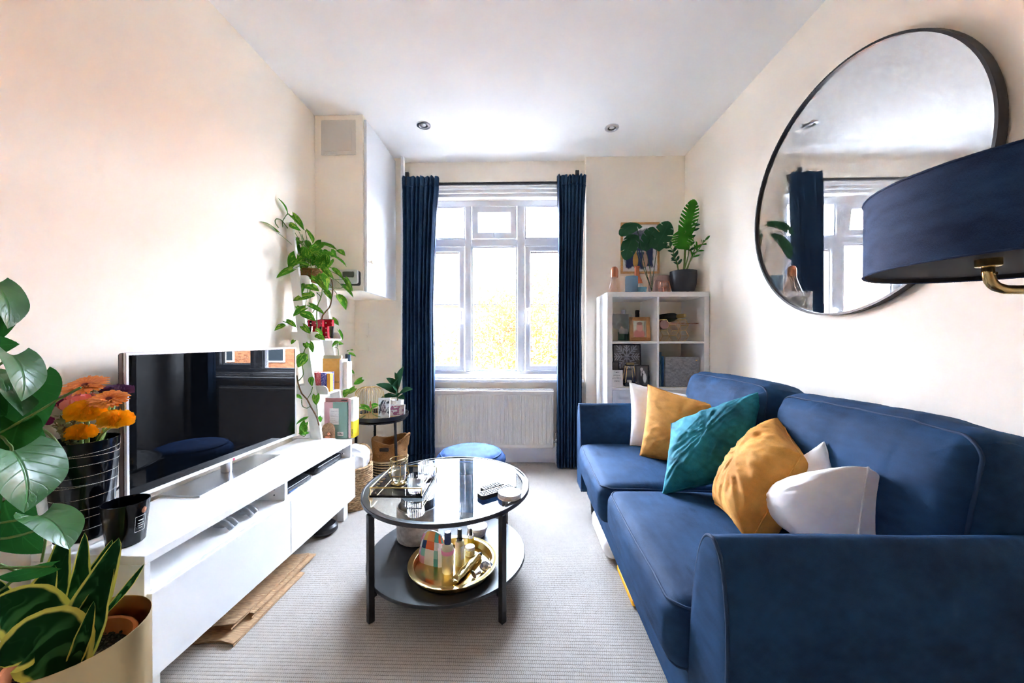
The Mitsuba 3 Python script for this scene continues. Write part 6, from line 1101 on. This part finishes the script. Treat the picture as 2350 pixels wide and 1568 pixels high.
# ------------------------------------------------------------------ plants in the near left corner
t = thing('snake_plant', 'yellow edged snake plant in a brushed gold planter by the bench end', 'plant'); PX, PY = -1.040, .805
pl = part(t, 'planter', mv(lathe([(0, .002), (.124, .002), (.128, .006), (.1285, .418), (.1275, .420), (.1265, .418), (.1265, .02), (0, .02)], 96), PX, PY, 0), 'm_gold_brushed', 40, label='brushed gold planter')
part(t, 'clay_pot', mv(lathe([(0, .09), (.080, .09), (.101, .345), (.105, .345), (.107, .380), (.104, .383), (.098, .381), (.096, .345), (.094, .33), (0, .33)], 56), PX - .005, PY, 0), 'm_terracotta', 40, label='terracotta inner pot'); part(t, 'soil', mv(lathe([(0, .352), (.05, .350), (.0945, .343), (.0945, .33), (0, .33)], 40), PX - .005, PY, 0), 'm_soil', False)
gr = np.random.default_rng(21); k = part(t, 'soil_crumbs', cat([mv(trimesh.creation.icosphere(0, gr.uniform(.0018, .0042)), PX - .005 + r_ * math.cos(a), PY + r_ * math.sin(a), .350) for r_, a in zip(.092 * np.sqrt(gr.random(420)), gr.uniform(0, 2 * PI, 420))]), 'm_soil', False); labels[k] = {'kind': 'stuff'}
def blade(P, w_, nrm, roll=0., n=26, m=8, fold=.30):
    """a long sword leaf along a curved midrib"""
    C = spline(P, max(4, n // (len(P) - 1))); n = len(C); t_ = np.linspace(0, 1, n); Tn = np.gradient(C, axis=0); Tn /= np.linalg.norm(Tn, axis=1, keepdims=True); N = np.asarray(nrm, float)
    W = w_ / 2 * np.minimum(1, .5 + 1.3 * t_) * np.clip((1 - t_) * 2.6, 0, 1) ** .62; s = np.linspace(-1, 1, m + 1); out = np.zeros((n, m + 1, 3))
    for i in range(n):
        a = np.cross(N, Tn[i]); a /= np.linalg.norm(a); b = np.cross(Tn[i], a); r_ = roll * t_[i]; a, b = a * math.cos(r_) + b * math.sin(r_), b * math.cos(r_) - a * math.sin(r_)
        out[i] = C[i] + s[:, None] * W[i] * a + (np.abs(s) ** 1.5 * W[i] * fold + .05 * W[i] * np.sin(t_[i] * 14 + s * 3))[:, None] * b
    return grid_mesh(out)
for i, (w_, P) in enumerate(SNAKE_LEAVES):
    mm, uv = blade(P, w_ * 1.18, (.55, -.8, .25) if i not in (7, 8) else (.75, -.6, .35), roll=(.5, -.5, .35, -.25, .6, .3, .2, .15, .1, .3, .5)[i]); part(t, 'leaf', mm, 'm_snake', True, uv=uv)
t = thing('philodendron', 'heart leaf philodendron with big glossy leaves reaching in from the left edge', 'plant'); PX, PY = -1.330, .55
part(t, 'pot', mv(lathe([(0, .0), (.085, 0), (.092, .006), (.110, .20), (.107, .205), (.103, .195), (.10, .16), (0, .16)], 56), PX, PY, .42), 'm_pot_white', 40); part(t, 'soil', mv(cyl(.1, .15, .175, 40), PX, PY, .42), 'm_soil', False)
crown = np.array([PX + .01, PY, .60])
for r_, P in PHILO_VINES: part(t, 'vine', tube(spline([crown, (crown + np.array(P[0])) / 2 + [0, 0, .12], *P] if P[0][0] < -1.17 else P, 8), r_, 7), 'm_stem', True)
for i, (bx, by, bz, ex, ey, ez, w_, lit) in enumerate(PHILO_LEAVES):
    b, e = np.array([bx, by, bz]), np.array([ex, ey, ez]); nn = np.array([.85, .2, .45]) if lit else np.array([.45, -.85, .1]); nn = nn + rng.normal(0, .10, 3)
    mm, uv = leaf(b, e, nn, w_ * 1.15, 'heart', .18, .12, 16, 12, wave=.05, twist=rng.uniform(-.2, .2)); part(t, 'leaf', mm, 'm_philo_gloss' if lit else 'm_philodendron', True, uv=uv); part(t, 'petiole', tube(spline([crown + [0, .0, .05 + .02 * (i % 5)], (crown * .45 + b * .55) + [0, 0, .05], b], 8), .0026, 6), 'm_stem', True)
st = thing('plant_stool', 'plain pale stool that carries the philodendron pot', 'stool'); part(st, 'seat', mv(cyl(.125, .385, .418, 40, .004), PX, PY, 0), 'm_oak', 40)
for a in range(3): part(st, 'leg', tube([(PX + .08 * math.cos(2.1 * a), PY + .08 * math.sin(2.1 * a), .386), (PX + .115 * math.cos(2.1 * a), PY + .115 * math.sin(2.1 * a), .003)], .012, 8), 'm_oak', True)
